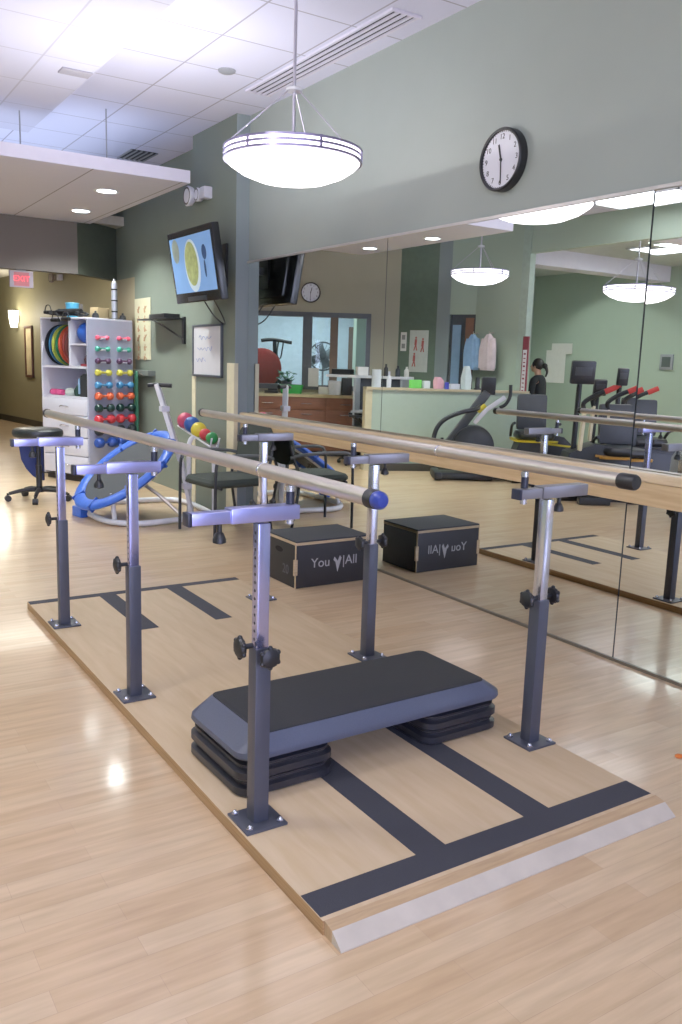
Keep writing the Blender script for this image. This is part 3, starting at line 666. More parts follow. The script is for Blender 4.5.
# things inside
for i, (cn, hx, lab) in enumerate((('black', '#15181f', 'black balance disc, leftmost of the discs standing in the cabinet'), ('blue', '#2a6793', 'blue balance disc standing second from the left in the cabinet'),
        ('lime', '#a8b54a', 'lime green balance disc standing among the discs in the cabinet'), ('green', '#1d6f49', 'dark green balance disc standing among the discs in the cabinet'), ('orange', '#bb4d33', 'orange balance disc standing among the discs in the cabinet'),
        ('red', '#8f3b38', 'dark red balance disc standing among the discs in the cabinet'), ('brown', '#6c3a37', 'brown balance disc, rightmost of the discs standing in the cabinet'))):
    b = MB(); R_ = .228
    b.lathe([(0, -.012), (R_*.8, -.016), (R_, -.006), (R_, .006), (R_*.8, .016), (0, .012)], Matrix.Rotation(PI/2, 4, 'X'), 40)
    o = b.build('balance_disc', mat('disc_' + cn, hx, .5), None); tag(o, lab, 'balance disc', 'discs standing in the cabinet')
    o.location = CP(.238+.006*(i % 2), .735-i*.058, 1.275+R_+.001); o.rotation_euler = (0, 0, CRZ)
def ball(name, lab, p, r, hx, cat='ball', group=None, seam=True):
    b = MB(); b.ball((0, 0, 0), r, 28)
    o = b.build(name, mat(name + '_' + hx[1:], hx, .42, var=.03, bump=.1, scale=120), None); tag(o, lab, cat, group); o.location = p; return o
ball('exercise_ball', 'small blue ball on the upper right shelf of the cabinet', CP(.12, .14, 1.52+.115), .115, '#1d4fae')
b = MB(); b.box((0, 0, .014), (.2, .16, .028), .012); o = b.build('foam_pad', mat('red_foam', '#a8404a', .8), None); tag(o, 'flat red foam pad in the small middle shelf of the cabinet', 'pad'); o.location = CP(.16, .12, 1.276); o.rotation_euler = (0, 0, CRZ)
b = MB(); b.loft([rrect(0, 0, .16, .12, .03, 0), rrect(0, 0, .18, .14, .04, .05), rrect(0, 0, .14, .1, .03, .1)]); o = b.build('hand_wrap_bundle', mat('maroon_cloth', '#4b2b30', .85), None); tag(o, 'maroon bundle lying on the red pad in the cabinet', 'bundle'); o.location = CP(.17, .12, 1.304); o.rotation_euler = (0, 0, CRZ)
for k, y in enumerate((.68, .575)):
    b = MB(); b.lathe([(0, -.05), (.03, -.05), (.034, -.04), (.034, .04), (.03, .05), (0, .05)], Matrix.Rotation(PI/2, 4, 'X'), 16)
    o = b.build('foam_weight', mat('hot_pink', '#d24b84', .6), None); tag(o, '%s hot pink roll on the lower open shelf of the cabinet' % ('left' if k == 0 else 'right'), 'foam roll', 'pink rolls in the cabinet'); o.location = CP(.08, y, .945+.034); o.rotation_euler = (0, 0, CRZ)
b = MB(); b.lathe([(0, 0), (.05, 0), (.065, .03), (.055, .07), (.02, .085), (0, .085)]); o = b.build('towel_roll', mat('pale_towel', '#b4bdb5', .9, bump=.4, scale=80), None); tag(o, 'pale rolled towel on the lower open shelf of the cabinet', 'towel'); o.location = CP(.12, .45, .946)
b = MB(); b.loft([rrect(0, 0, .14, .12, .03, 0), rrect(.0, 0, .16, .13, .04, .06), rrect(.01, 0, .10, .09, .03, .13)]); o = b.build('cloth_bundle', mat('dark_green_cloth', '#27463b', .9), None); tag(o, 'dark green bundle on the lower open shelf of the cabinet', 'bundle'); o.location = CP(.16, .31, .946)
bag = thing('equipment_bag', 'black bag with handle and pale strip on the lower open shelf', 'bag', CP(.14, .13, .945), CRZ)
b = MB(); b.loft([rrect(0, 0, .2, .17, .04, 0), rrect(0, 0, .22, .19, .05, .1), rrect(0, 0, .2, .16, .04, .22), rrect(0, 0, .15, .1, .03, .25)]); b.build('bag_body', m_rubber, bag)
b = MB(); b.tube([(-.05, .0, .245), (-.04, 0, .285), (.04, 0, .285), (.05, 0, .245)], .008, 8, 4); b.build('bag_handle', m_black, bag)
b = MB(); b.b6(-.118, -.108, .045, .07, .03, .2, .003); b.build('bag_strip', mat('pale_blue_strip', '#7fa2c9', .6), bag)
# on top of the cabinet
TZ = CH+.02
tb = thing('exercise_tubing', 'black tangle of exercise tubing with handles on the cabinet edge', 'resistance tubing', CP(.05, .42, TZ), CRZ)
b = MB(); random.seed(3)
pts = [(random.uniform(-.06, .12), random.uniform(-.3, .28), .02+random.uniform(0, .07)) for _ in range(22)]
b.tube(pts, .012, 8, 5); b.build('tube', m_rubber, tb)
for y, x, z in ((.3, 0, .06), (-.1, -.075, -.02), (.08, -.075, -.03)):
    b = MB(); b.cyl((x, y-.06, z), (x, y+.06, z), .02); b.tube([(x, y-.06, z), (x, y-.03, z+.07), (x, y+.03, z+.07), (x, y+.06, z)], .006, 6, 4); b.build('tube_handle', m_black, tb)
b = MB(); b.box((0, 0, .09), (.14, .1, .18), .006); o = b.build('storage_box', mat('taupe_box', '#6d6763', .6), None); tag(o, 'grey-brown upright box on the left back corner of the cabinet top', 'box'); o.location = CP(.42, .72, TZ); o.rotation_euler = (0, 0, CRZ)
cup = thing('drinking_cup', 'sky blue cup standing beside the grey-brown box on the cabinet', 'cup', CP(.30, .62, TZ))
b = MB(); b.lathe([(0, 0), (.06, 0), (.075, .17), (.07, .17), (.056, .01), (0, .01)]); b.build('cup_body', mat('sky_blue', '#4fa9d2', .4), cup)
b = MB(); b.lathe([(.0, .168), (.078, .168), (.078, .178), (.0, .184)]); b.build('cup_lid', mat('sky_lid', '#7cc0de', .4), cup)
b = MB(); b.box((0, 0, .06), (.2, .1, .12), .004); o = b.build('cardboard_box', mat('tan_cardboard', '#b09a72', .75), None); tag(o, 'small tan cardboard box on the cabinet top', 'box'); o.location = CP(.32, .18, TZ); o.rotation_euler = (0, 0, CRZ+.2)
pole = thing('foam_roller_post', 'tall silver post with black rings standing on the cabinet top', 'post', CP(.48, .12, TZ))
b = MB(); b.cyl((0, 0, .012), (0, 0, .40), .032, seg=20); b.build('post_tube', mat('silver_tube', '#a9abb8', .35, .5), pole)
b = MB(); b.cyl((0, 0, 0), (0, 0, .012), .07, seg=20); b.build('post_base', m_black, pole)
for z in (.08, .2, .32):
    b = MB(); b.cyl((0, 0, z), (0, 0, z+.016), .035, seg=20); b.build('post_ring', m_black, pole)
b = MB(); b.lathe([(.032, .40), (.02, .415), (.012, .44), (0, .445)]); b.build('post_tip', m_grey, pole)
for k, (x, y, lab) in enumerate(((.2, .08, 'small black hand weight on the cabinet top, nearer to the cardboard box'), (.6, .1, 'small black hand weight on the cabinet top, beside the silver post'))):
    b = MB(); b.lathe([(0, 0), (.035, 0), (.04, .02), (.03, .05), (.012, .06), (.012, .075), (0, .08)]); o = b.build('hand_weight', m_black, None); tag(o, lab, 'hand weight', 'hand weights on the cabinet'); o.location = CP(x-.02, y, TZ)
# bands hanging beside the cabinet
rk = thing('band_rack', 'grey wall rail holding exercise bands behind the cabinet', 'wall rack', (3.39, 9.5, 1.22), -PI/2)
b = MB(); b.b6(-.3, .36, -.09, 0, -.03, .03, .006); b.build('rack_board', mat('rack_grey', '#5c625e', .6), rk)
b = MB()
for x in (-.2, -.08, .05, .18): b.cyl((x, -.08, -.02), (x, -.13, .0), .006, seg=8)
b.build('rack_peg', m_steel, rk)
for k, (y, hx, ln, wdt, lab) in enumerate(((9.70, '#15181a', .5, .018, 'black exercise band hanging on the wall rail, nearest the cabinet'), (9.58, '#20282a', .42, .014, 'black exercise band hanging on the wall rail, next to the green one'), (9.45, '#1f5a42', .75, .03, 'wide dark green exercise band hanging on the wall rail'))):
    b = MB(); b.tube([(0, -wdt, -ln), (0, -wdt*1.1, -ln*.5), (0, -wdt*.8, -.03), (0, 0, 0), (0, wdt*.8, -.03), (0, wdt*1.1, -ln*.5), (0, wdt, -ln), (0, 0, -ln-.03)], .013, 8, 4, closed=True)
    o = b.build('exercise_band', mat('band_' + hx[1:], hx, .6), None); tag(o, lab, 'exercise band', 'bands on the wall rail'); o.location = (3.275, y, 1.22)
b = MB(); b.tube([(.0, -.02, 0), (.0, -.04, -.12), (0, 0, -.22), (0, .04, -.12), (0, .02, 0)], .009, 6, 5, closed=True)
o = b.build('exercise_band', mat('band_yellow', '#b9bf3a', .6), None); tag(o, 'thin yellow exercise band looped at the cabinet back edge', 'exercise band'); o.location = CP(W+.02, -.01, 1.10)

# ------------------------------------------------------------------ rolling stool
sl = thing('rolling_stool', 'black round stool with navy back panel on a five-caster base', 'stool', (1.945, 8.43, 0), math.radians(-32.8))
b = MB(); b.lathe([(0, .605), (.19, .605), (.225, .62), (.235, .65), (.228, .68), (.20, .695), (0, .70)], seg=40); b.build('seat', mat('black_vinyl', '#1a1e20', .35), sl)
b = MB(); b.lathe([(.028, .10), (.028, .34), (.02, .34), (.02, .60), (.05, .605), (0, .606)]); b.lathe([(0, .08), (.045, .08), (.045, .12), (0, .12)]); b.build('gas_column', m_black, sl)
for k in range(5):
    a = math.radians(-78 + 72*k); dx, dy = math.cos(a), math.sin(a)
    b = MB(); b.tube([(.03*dx, .03*dy, .105), (.16*dx, .16*dy, .10), (.28*dx, .28*dy, .075)], (.024, .016), 10, 4); lg = b.build('base_leg', m_black, sl)
    b = MB(); b.cyl((.29*dx, .29*dy, .05), (.29*dx, .29*dy, .08), .012)
    n = Vector((-dy, dx, 0)); c0 = Vector((.29*dx, .29*dy, .03))
    b.cyl(c0-n*.024, c0+n*.024, .03, seg=18); b.build('caster', m_black, lg)
b = MB(); pr_ = [(-.205, .60), (-.215, .50), (-.20, .38), (-.16, .29), (-.10, .22), (-.04, .185), (.015, .18), (.015, .60)]
b.loft([[(x, .10 - .9*(x+.1)**2*2 + t, z) for x, z in pr_] for t in (0, .035)]); b.build('back_panel', mat('navy_fabric', '#1b2a63', .8, bump=.2, scale=200), sl)
b = MB(); b.tube([(.0, .03, .28), (.06, 0, .27), (.12, -.02, .28)], .007, 8, 3); b.build('height_lever', m_black, sl)

# ------------------------------------------------------------------ rebounder trampoline
rb = thing('rebounder_trampoline', 'tilted blue-rimmed rebounder trampoline on a white tube frame', 'rebounder', (2.6, 7.2, 0))
O = Vector((2.6, 7.2, 0))
def RL(*p): return Vector(p) - O
n = Vector((-.605, -.076, .795)).normalized(); cR = RL(2.39, 7.21, .43)
RM = frame(n, (0, 0, 1)).to_4x4(); RM.translation = cR
m_bluepad = mat('blue_vinyl_pad', '#2d5fc4', .42, var=.08, scale=25, bump=.25)
b = MB(); b.torus(.46, .058, RM, 48, 12, .55); rim = b.build('rim_pad', m_bluepad, rb)
for k in range(8):
    a = k*PI/4 + .3; M = RM @ TM((.46*math.cos(a), .46*math.sin(a), 0), a); b = MB(); b.box(None, (.125, .02, .07), .006, M=M); b.build('pad_seam', mat('blue_pad_dark', '#244ea6', .45), rim)
b = MB(); b.lathe([(0, 0), (.41, 0), (.41, .006), (0, .006)], RM, 40); b.build('bounce_mat', mat('charcoal_mat', '#3a3d40', .8, bump=.2, scale=300), rb)
b = MB(); b.torus(.45, .018, RM @ Matrix.Translation((0, 0, -.03)), 40, 8); b.build('rim_frame', m_white, rb)
b = MB(); b.tube([RL(2.13, 7.6, .03), RL(2.12, 7.15, .03), RL(2.18, 6.9, .03), RL(2.36, 6.75, .03), RL(2.7, 6.79, .03), RL(2.97, 6.83, .03), RL(3.09, 6.95, .03), RL(3.13, 7.6, .03), RL(3.0, 7.85, .03), RL(2.5, 7.88, .03), RL(2.25, 7.8, .03)], .025, 10, 5, True); b.build('base_frame', m_white, rb)
for p, q in (((2.2, 6.92, .03), (2.2, 6.98, .26)), ((2.36, 7.86, .03), (2.36, 7.8, .3))):
    b = MB(); b.cyl(RL(*p), RL(*q), .02); b.build('frame_post', m_white, rb)
b = MB(); b.box(RL(2.05, 7.42, .045), (.07, .16, .09), .01, rz=.2); b.build('blue_foot', m_bluepad, rb)
b = MB(); b.beam(RL(2.67, 7.17, 1.17), RL(2.80, 6.95, .52), .04, .05, (1, 1, 0), .006); b.beam(RL(2.80, 6.95, .54), RL(2.87, 6.86, .03), .035, .04, (1, 1, 0), .005); b.build('tilt_post', m_white, rb)
for p in ((2.71, 7.1, .96), (2.835, 6.9, .3)):
    b = MB(); b.box(RL(*p), (.075, .075, .05), .01); b.build('post_clamp', m_wlam, rb)
b = MB(); b.cyl(RL(2.60, 7.21, 1.155), RL(2.66, 7.175, 1.165), .016); b.cyl(RL(2.66, 7.175, 1.165), RL(2.78, 7.1, 1.16), .019); b.build('handlebar', m_black, rb)
b = MB(); b.tube([RL(2.4, 7.15, .40), RL(2.62, 7.0, .22), RL(2.78, 6.86, .04)], .016, 8); b.build('rim_brace', m_steel, rb)
b = MB(); b.tube([RL(2.87, 6.93, .04), RL(2.865, 6.93, .55), RL(2.875, 6.925, .69), RL(2.92, 6.90, .735), RL(2.99, 6.86, .73), RL(3.045, 6.83, .69), RL(3.055, 6.82, .55), RL(3.06, 6.82, .04)], .02, 10, 6); b.build('ball_rack_arch', m_white, rb)
BALLS = (((2.927, 7.152, .850), .074, '#c2455f', 'rose red medicine ball, topmost on the white rebounder rack'), ((2.94, 7.035, .825), .071, '#24519b', 'blue medicine ball on the white rebounder rack'), ((2.949, 6.905, .787), .069, '#d0bf33', 'yellow medicine ball in the middle of the white rebounder rack'),
         ((2.963, 6.795, .757), .052, '#bf3138', 'small red medicine ball on the white rebounder rack'), ((2.978, 6.69, .735), .053, '#1f7d3c', 'green medicine ball at the low end of the white rebounder rack'))
b = MB()
for s in (-1, 1): b.tube([RL(2.925+s*.035, 7.24, .80), RL(2.975+s*.035, 6.64, .665), RL(2.98+s*.035, 6.62, .74)], .008, 8)
b.build('ball_tray', m_white, rb)
for p, r, hx, lab in BALLS: ball('medicine_ball', lab, p, r, hx, 'ball', 'medicine balls on the rebounder rack')

# ------------------------------------------------------------------ guest chair
m_seat = mat('dark_olive_fabric', '#333a33', .85, bump=.3, scale=220)
ch = thing('guest_chair', 'dark olive padded chair with black tube frame and curved arms', 'chair', (2.90, 6.255, 0), math.radians(-83))
def pad(z0, z1, w0, d0, bulge): return [rrect(0, 0, w0*.9, d0*.9, .07, z0), rrect(0, 0, w0, d0, .09, z0+(z1-z0)*.35), rrect(0, 0, w0, d0, .09, z0+(z1-z0)*.65), rrect(0, 0, w0*.92, d0*.92, .07, z1), rrect(0, 0, w0*.5, d0*.5, .05, z1+bulge)]
b = MB(); b.loft(pad(.405, .47, .50, .52, .012)); b.build('seat', m_seat, ch)
b = MB(); rings = []
for t in (0, .5, 1):
    rings.append([(x*(1-.06*abs(t*2-1)), .27 + .05*(z-.55)/.35 - .10*x*x*2 + (t-.5)*.04, z) for x, z in [(.24*math.copysign(abs(math.cos(a))**.6, math.cos(a)), .715 + .17*math.copysign(abs(math.sin(a))**.6, math.sin(a))) for a in [2*PI*k/24 for k in range(24)]]])
b.loft(rings); b.build('backrest', m_seat, ch)
for s in (-1, 1):
    b = MB(); b.tube([(s*.275, -.26, .012), (s*.275, -.255, .5), (s*.275, -.24, .62)], .0125, 10, 4); b.build('front_leg', m_black, ch)
    b = MB(); b.tube([(s*.26, .29, .012), (s*.25, .22, .42), (s*.25, .27, .60), (s*.235, .30, .72)], .0125, 10, 4); b.build('rear_leg', m_black, ch)
    b = MB(); b.tube([(s*.275, -.24, .60), (s*.277, -.20, .655), (s*.277, .0, .66), (s*.265, .2, .645), (s*.24, .30, .62)], .018, 10, 5, flat=.8); b.build('armrest', mat('arm_grey_top', '#5e6464', .35), ch)
b = MB(); b.cyl((-.275, -.2, .41), (.275, -.2, .41), .011); b.build('seat_rail', m_black, ch)

MR0 = math.atan2(.537, .843)
# ------------------------------------------------------------------ things the mirror shows: reception half wall and counter items
hA, hB = Vector((.27, 9.3)), Vector((-1.79, 8.41)); hd_ = (hB-hA).normalized(); hn = Vector((hd_.y, -hd_.x))
if hn.y < 0: hn = -hn
b = MB()
def hbox(mb, t0, t1, d0, d1, z0, z1):
    a0, a1, c1, c0 = hA+hd_*t0+hn*d0, hA+hd_*t1+hn*d0, hA+hd_*t1+hn*d1, hA+hd_*t0+hn*d1
    mb.prism([tuple(a0), tuple(a1), tuple(c1), tuple(c0)], z1-z0, Matrix.Translation((0, 0, z0)))
HL = (hB-hA).length
hbox(b, 0, HL, 0, .16, 0, 1.07); struct(b.build('wall_reception', mat('reception_green', '#a3b4a4', .6, var=.02)))
b = MB(); hbox(b, -.02, HL-.03, -.03, .24, 1.07, 1.1); struct(b.build('trim_9', mat('ledge_cream', '#b5a98a', .5)))
b = MB(); hbox(b, -.03, .06, -.012, .17, 0, 1.07); struct(b.build('trim_10', mat('end_cream', '#c7bd9a', .5)))
b = MB(); hbox(b, .06, HL-.05, -.012, 0, 0, .10); struct(b.build('baseboard_reception', m_base))
def onled(t, d=.1): v = hA+hd_*t+hn*d; return (v.x, v.y, 1.1)
HR = math.atan2(hd_.y, hd_.x)
def lp(prof, hx, nm, lab, cat, t, d=.1, group=None, rough=.5, seg=20):
    b = MB(); b.lathe(prof, seg=seg); o = b.build(nm, mat(nm + hx[1:], hx, rough), None); tag(o, lab, cat, group); o.location = onled(t, d); return o
def bxp(sx, sy, sz, hx, nm, lab, cat, t, d=.1, bev=.006):
    b = MB(); b.box((0, 0, sz/2), (sx, sy, sz), bev); o = b.build(nm, mat(nm + hx[1:], hx, .6), None); tag(o, lab, cat); o.location = onled(t, d); o.rotation_euler = (0, 0, HR); return o
lp([(.02, 0), (.062, 0), (.062, .23), (.02, .23), (.02, .0)], '#d5dbe0', 'paper_towel_roll', 'white paper towel roll at the left end of the reception ledge', 'paper roll', .13)
t_ = thing('spray_bottle', 'slim white bottle on the reception ledge beside the paper roll', 'bottle', onled(.30))
b = MB(); b.lathe([(0, 0), (.03, 0), (.032, .13), (.014, .16), (0, .16)]); b.build('bottle_body', m_white, t_)
b = MB(); b.cyl((0, 0, .158), (0, 0, .21), .014); b.build('bottle_cap', m_wlam, t_)
bxp(.15, .1, .11, '#6fcf5a', 'tissue_box', 'bright green tissue box on the reception ledge', 'box', .66)
bxp(.09, .08, .10, '#dfe6ea', 'card_holder', 'white box beside the green tissue box on the ledge', 'box', .81)
b = MB(); b.loft([rrect(0, 0, .12, .09, .02, 0), rrect(0, 0, .14, .1, .03, .1), rrect(.02, 0, .08, .06, .02, .155)]); o = b.build('gift_bag', mat('pale_pink', '#d9a3ae', .7), None); tag(o, 'pale pink bag on the reception ledge', 'bag'); o.location = onled(.98)
lp([(0, 0), (.03, 0), (.03, .08), (.018, .09), (0, .09)], '#3a3fa5', 'pump_bottle', 'small royal blue bottle beside the pink bag on the ledge', 'bottle', 1.08, .05)
bxp(.13, .09, .07, '#d4dae6', 'tissue_packet', 'low white packet between the blue bottle and the tall bag', 'packet', 1.2)
b = MB(); b.loft([rrect(0, 0, .13, .1, .03, 0), rrect(0, 0, .14, .1, .03, .15), rrect(0, 0, .09, .07, .02, .28), rrect(0, 0, .07, .05, .01, .31)]); o = b.build('tall_paper_bag', mat('pale_paper_bag', '#cbd8d6', .7), None); tag(o, 'tall pale paper bag standing on the reception ledge', 'bag'); o.location = onled(1.36)
b = MB(); b.box((0, 0, .01), (.08, .08, .02), .004); b.box((0, 0, .09), (.05, .05, .15), .006); o = b.build('desk_telephone', m_black, None); tag(o, 'black telephone on the reception ledge right of the tall bag', 'telephone'); o.location = onled(1.53, .12); o.rotation_euler = (0, 0, HR)
b = MB(); b.b6(-.05, .05, -.002, .004, -.06, .06, .003); o = b.build('wall_outlet', m_cream, None); tag(o, 'cream wall outlet low on the reception half wall', 'outlet'); v = hA+hd_*.78-hn*.004; o.location = (v.x, v.y, .28); o.rotation_euler = (0, 0, HR+PI)

# office cabinets under the windows with things on the counter
m_cherry = wood_mat('cherry_laminate', '#6d4331', '#80503b', (2, 2, 12), .45)
cbn = thing('base_cabinet', 'low cherry wood drawer cabinet under the office windows', 'cabinet', (*WP(2.35), 0), wa + PI)   # local -y looks into the room
cl = 1.75; dd = .5
b = MB(); b.b6(-cl/2, cl/2, -dd, -.02, .08, .88); b.build('cabinet_body', m_cherry, cbn)
b = MB(); b.b6(-cl/2, cl/2, -dd+.05, -.02, 0, .08); b.build('toe_kick', m_black, cbn)
b = MB(); b.b6(-cl/2-.02, cl/2+.02, -dd-.03, -.02, .88, .92, .004); b.build('cabinet_top', mat('beige_worktop', '#b9ab86', .5), cbn)
for i in range(3):
    x0 = -cl/2+.01+i*cl/3
    for z0, z1 in ((.70, .87), (.1, .69)):
        b = MB(); b.b6(x0, x0+cl/3-.02, -dd-.018, -dd, z0, z1, .003); d = b.build('drawer_front' if z0 > .5 else 'cabinet_door', m_cherry, cbn)
        b = MB(); zc = (z0+z1)/2 if z0 > .5 else z1-.06; b.cyl((x0+cl/6-.09, -dd-.035, zc), (x0+cl/6+.07, -dd-.035, zc), .006, seg=8)
        for q in (-.08, .06): b.cyl((x0+cl/6+q, -dd-.015, zc), (x0+cl/6+q, -dd-.035, zc), .005, seg=6)
        b.build('bar_handle', m_chrome, d)
caM = TM((*WP(2.35), 0), wa + PI)
def OC(x, y, z=.92): return caM @ Vector((x, y, z))
# local +x = toward the room's right when facing the windows; the mirror shows it on the left
t_ = thing('tray_basket', 'green tray on the cherry cabinet under the office windows', 'tray', OC(.25, -.25), wa+PI)
b = MB(); b.loft([rrect(0, 0, .30, .2, .03, 0), rrect(0, 0, .36, .25, .04, .13), rrect(0, 0, .345, .235, .035, .13), rrect(0, 0, .29, .19, .03, .012)]); b.build('tray_shell', mat('leaf_green', '#2f9a46', .45), t_)
b = MB(); b.box((0, 0, .02), (.2, .13, .04), .006); b.box((.02, 0, .055), (.14, .08, .03), .005); o = b.build('hole_punch', m_black, None); tag(o, 'black desk punch on the cherry cabinet left of the green tray', 'hole punch'); o.location = OC(.55, -.3); o.rotation_euler = (0, 0, wa)
t_ = thing('waste_bin', 'white round bin on the cherry cabinet in the mirror', 'bin', OC(-.41, -.25))
b = MB(); b.lathe([(0, 0), (.09, 0), (.105, .2), (.098, .2), (.085, .01), (0, .01)]); b.build('bin_body', m_white, t_)
b = MB(); b.lathe([(.098, .195), (.11, .195), (.11, .21), (.098, .21), (.098, .195)]); b.build('bin_rim', m_wlam, t_)
b = MB(); b.box((0, 0, .13), (.16, .16, .26), .01); o = b.build('coffee_maker', m_black, None); tag(o, 'black box-shaped coffee maker beside the white bin', 'coffee maker'); o.location = OC(-.59, -.25); o.rotation_euler = (0, 0, wa)
b = MB(); b.box((0, 0, .02), (.17, .17, .04), .01); o = b.build('lunch_box', mat('red_lid', '#c03a34', .5), None); tag(o, 'flat red box at the end of the cherry cabinet', 'box'); o.location = OC(-.77, -.25); o.rotation_euler = (0, 0, wa)
b = MB(); b.b6(-.08, .08, -.004, 0, -.14, .14); o = b.build('notice_sheet', m_paper, None); tag(o, 'white paper sheet taped on the office window mullion', 'notice'); v = Vector(WP(2.42))-wn*.045; o.location = (v.x, v.y, 1.17); o.rotation_euler = (0, 0, wa+PI)
b = MB(); b.box((0, 0, .055), (.16, .12, .11), .006); o = b.build('paper_box', m_paper, None); tag(o, 'small white box under the office window beside the bin', 'box'); o.location = OC(-.24, -.14); o.rotation_euler = (0, 0, wa)
# desk with hutch behind the half wall
dk = thing('office_desk', 'white desk shelf with dark panel behind the reception half wall', 'desk', (-.33, 10.15, 0), math.atan2(9.64-10.66, -.66))
b = MB(); b.b6(-.62, .62, -.15, .15, 1.20, 1.235, .004); b.build('hutch_shelf', m_white, dk)
b = MB(); b.b6(-.08, .62, -.12, .45, .72, .75, .004); b.build('desk_top', m_grey, dk)
b = MB(); b.b6(-.1, .6, .10, .12, .75, 1.2); b.build('hutch_panel', mat('dark_panel', '#2c303a', .6), dk)
for x in (-.1, .6):
    b = MB(); b.b6(x-.015, x+.015, -.12, .3, 0, 1.2); b.build('desk_side', m_grey, dk)
dkM = TM(dk.location, dk.rotation_euler.z)
for k, (x, r, h_, hx, lab) in enumerate(((.25, .03, .17, '#16181a', 'black bottle on the white desk shelf, the left one in the mirror'), (.43, .035, .15, '#1d2022', 'black bottle on the white desk shelf, the right one in the mirror'), (.56, .035, .14, '#c9c5bd', 'pale jar at the right end of the white desk shelf'))):
    b = MB(); b.lathe([(0, 0), (r, 0), (r, h_*.65), (r*.45, h_*.8), (r*.45, h_), (0, h_)]); o = b.build('bottle' if k < 2 else 'jar', mat('bottle_'+hx[1:], hx, .3), None); tag(o, lab, 'bottle' if k < 2 else 'jar'); o.location = dkM @ Vector((x, 0, 1.235))
b = MB(); b.box((0, 0, .06), (.16, .12, .12), .005); o = b.build('card_box', m_paper, None); tag(o, 'white carton on the left part of the white desk shelf', 'box'); o.location = dkM @ Vector((-.12, 0, 1.235)); o.rotation_euler = (0, 0, .3)
b = MB(); b.box((0, 0, .04), (.3, .14, .08), .01); o = b.build('desk_printer', m_black, None); tag(o, 'low black printer at the left end of the white desk shelf', 'printer'); o.location = dkM @ Vector((-.42, 0, 1.235)); o.rotation_euler = (0, 0, dk.rotation_euler.z)
# office chair
oc = thing('office_chair', 'black office chair with a green top pad beside the half wall end', 'office chair', (-.03, 9.93, 0), MR0+PI/2)
b = MB(); b.loft(pad(.45, .52, .46, .46, .01)); b.build('seat', m_rubber, oc)
b = MB(); b.b6(-.2, .2, .2, .25, .6, 1.02, .03); b.build('backrest', m_rubber, oc)
b = MB(); b.b6(-.1, .1, .17, .28, .98, 1.08, .03); b.build('headrest', mat('green_pad', '#2f8f4b', .7), oc)
b = MB(); b.cyl((0, 0, .1), (0, 0, .45), .03); b.beam((0, .1, .45), (0, .24, .7), .06, .02); b.build('gas_column', m_black, oc)
for k in range(5):
    a = k*2*PI/5; b = MB(); b.tube([(0, 0, .1), (.15*math.cos(a), .15*math.sin(a), .09), (.28*math.cos(a), .28*math.sin(a), .06)], (.024, .016), 8); b.ball((.28*math.cos(a), .28*math.sin(a), .03), .03, 10); b.build('base_leg', m_black, oc)
for s in (-1, 1):
    b = MB(); b.tube([(s*.24, .05, .47), (s*.27, .03, .6), (s*.27, -.1, .68)], .014, 8, 3); b.box((s*.27, -.03, .69), (.06, .24, .03), .01); b.build('armrest', m_black, oc)

# posters, coats, signs on the far walls
pd = Vector((-1.5+1.25, 10.15-10.75)).normalized(); pa = math.atan2(pd.y, pd.x)
def onp(t, z, off=.006): v = Vector((-1.25, 10.75)) + pd*t; nn = Vector((pd.y, -pd.x)); nn = nn if nn.x > 0 else -nn; v = v + nn*off; return (v.x, v.y, z)
an = thing('anatomy_chart', 'white anatomy chart with red figures on the dark green wall', 'poster', onp(.37, 1.61), pa + PI)
b = MB(); b.b6(-.16, .16, -.004, .002, -.31, .31); b.mi = 1
for x, z in ((-.07, .12), (.05, .14), (.07, -.1)):
    b.ball((x, -.005, z+.06), .017, 8, (1, .1, 1)); b.tube([(x, -.006, z+.04), (x+.005, -.006, z-.05)], .02, 6); b.tube([(x, -.006, z-.04), (x-.02, -.006, z-.13)], .01, 5); b.tube([(x, -.006, z-.04), (x+.03, -.006, z-.13)], .01, 5)
b.build('chart_sheet', [mat('chart_white', '#c9d0c6', .7), mat('chart_red', '#b5635a', .7)], an)
sp = thing('notice_pair', 'small white notice with two panels left of the anatomy chart', 'notice', onp(.10, 1.75), pa + PI)
b = MB(); b.b6(-.05, .05, -.004, .002, -.14, .14); b.build('notice_sheet', m_paper, sp)
b = MB(); b.b6(-.03, .03, -.005, -.003, .03, .1); b.b6(-.03, .03, -.005, -.003, -.1, -.03); b.build('notice_print', mat('print_grey', '#8d8f8c', .7), sp)
for k, (y, hx, x0, lab) in enumerate(((9.46, '#8fb2d6', -1.70, 'light blue coat hanging on the green wall in the mirror'), (9.13, '#e0cfcf', -1.70, 'pale pink and white coat hanging on the green wall in the mirror'))):
    ct = thing('hanging_coat', lab, 'coat', (x0-.02, y, 1.86), PI/2, 'coats on the wall hooks')   # local -y looks to +x
    rings = []
    for z, w_, d_, sh in ((0, .06, .05, 0), (-.06, .18, .09, 0), (-.2, .23, .12, .01), (-.38, .25, .13, .0), (-.50, .26, .12, .0)):
        rings.append([(w_/2*math.cos(a)+sh, -.09 + d_/2*math.sin(a)*(1+.25*math.sin(5*a)), z) for a in [2*PI*j/30 for j in range(30)]])
    b = MB(); b.loft(rings); b.build('coat_body', mat('coat_' + hx[1:], hx, .9, var=.1, scale=8), ct)
    for s in (-1, 1):
        b = MB(); b.tube([(s*.08, -.09, -.07), (s*.12, -.1, -.22), (s*.125, -.1, -.47)], (.045, .035), 10, 4); b.build('coat_sleeve', _M['coat_' + hx[1:]], ct)
    b = MB(); b.tube([(0, 0, .02), (0, -.06, .02), (0, -.09, .0), (0, -.09, .04)], .008, 6); b.build('wall_hook', m_steel, ct)
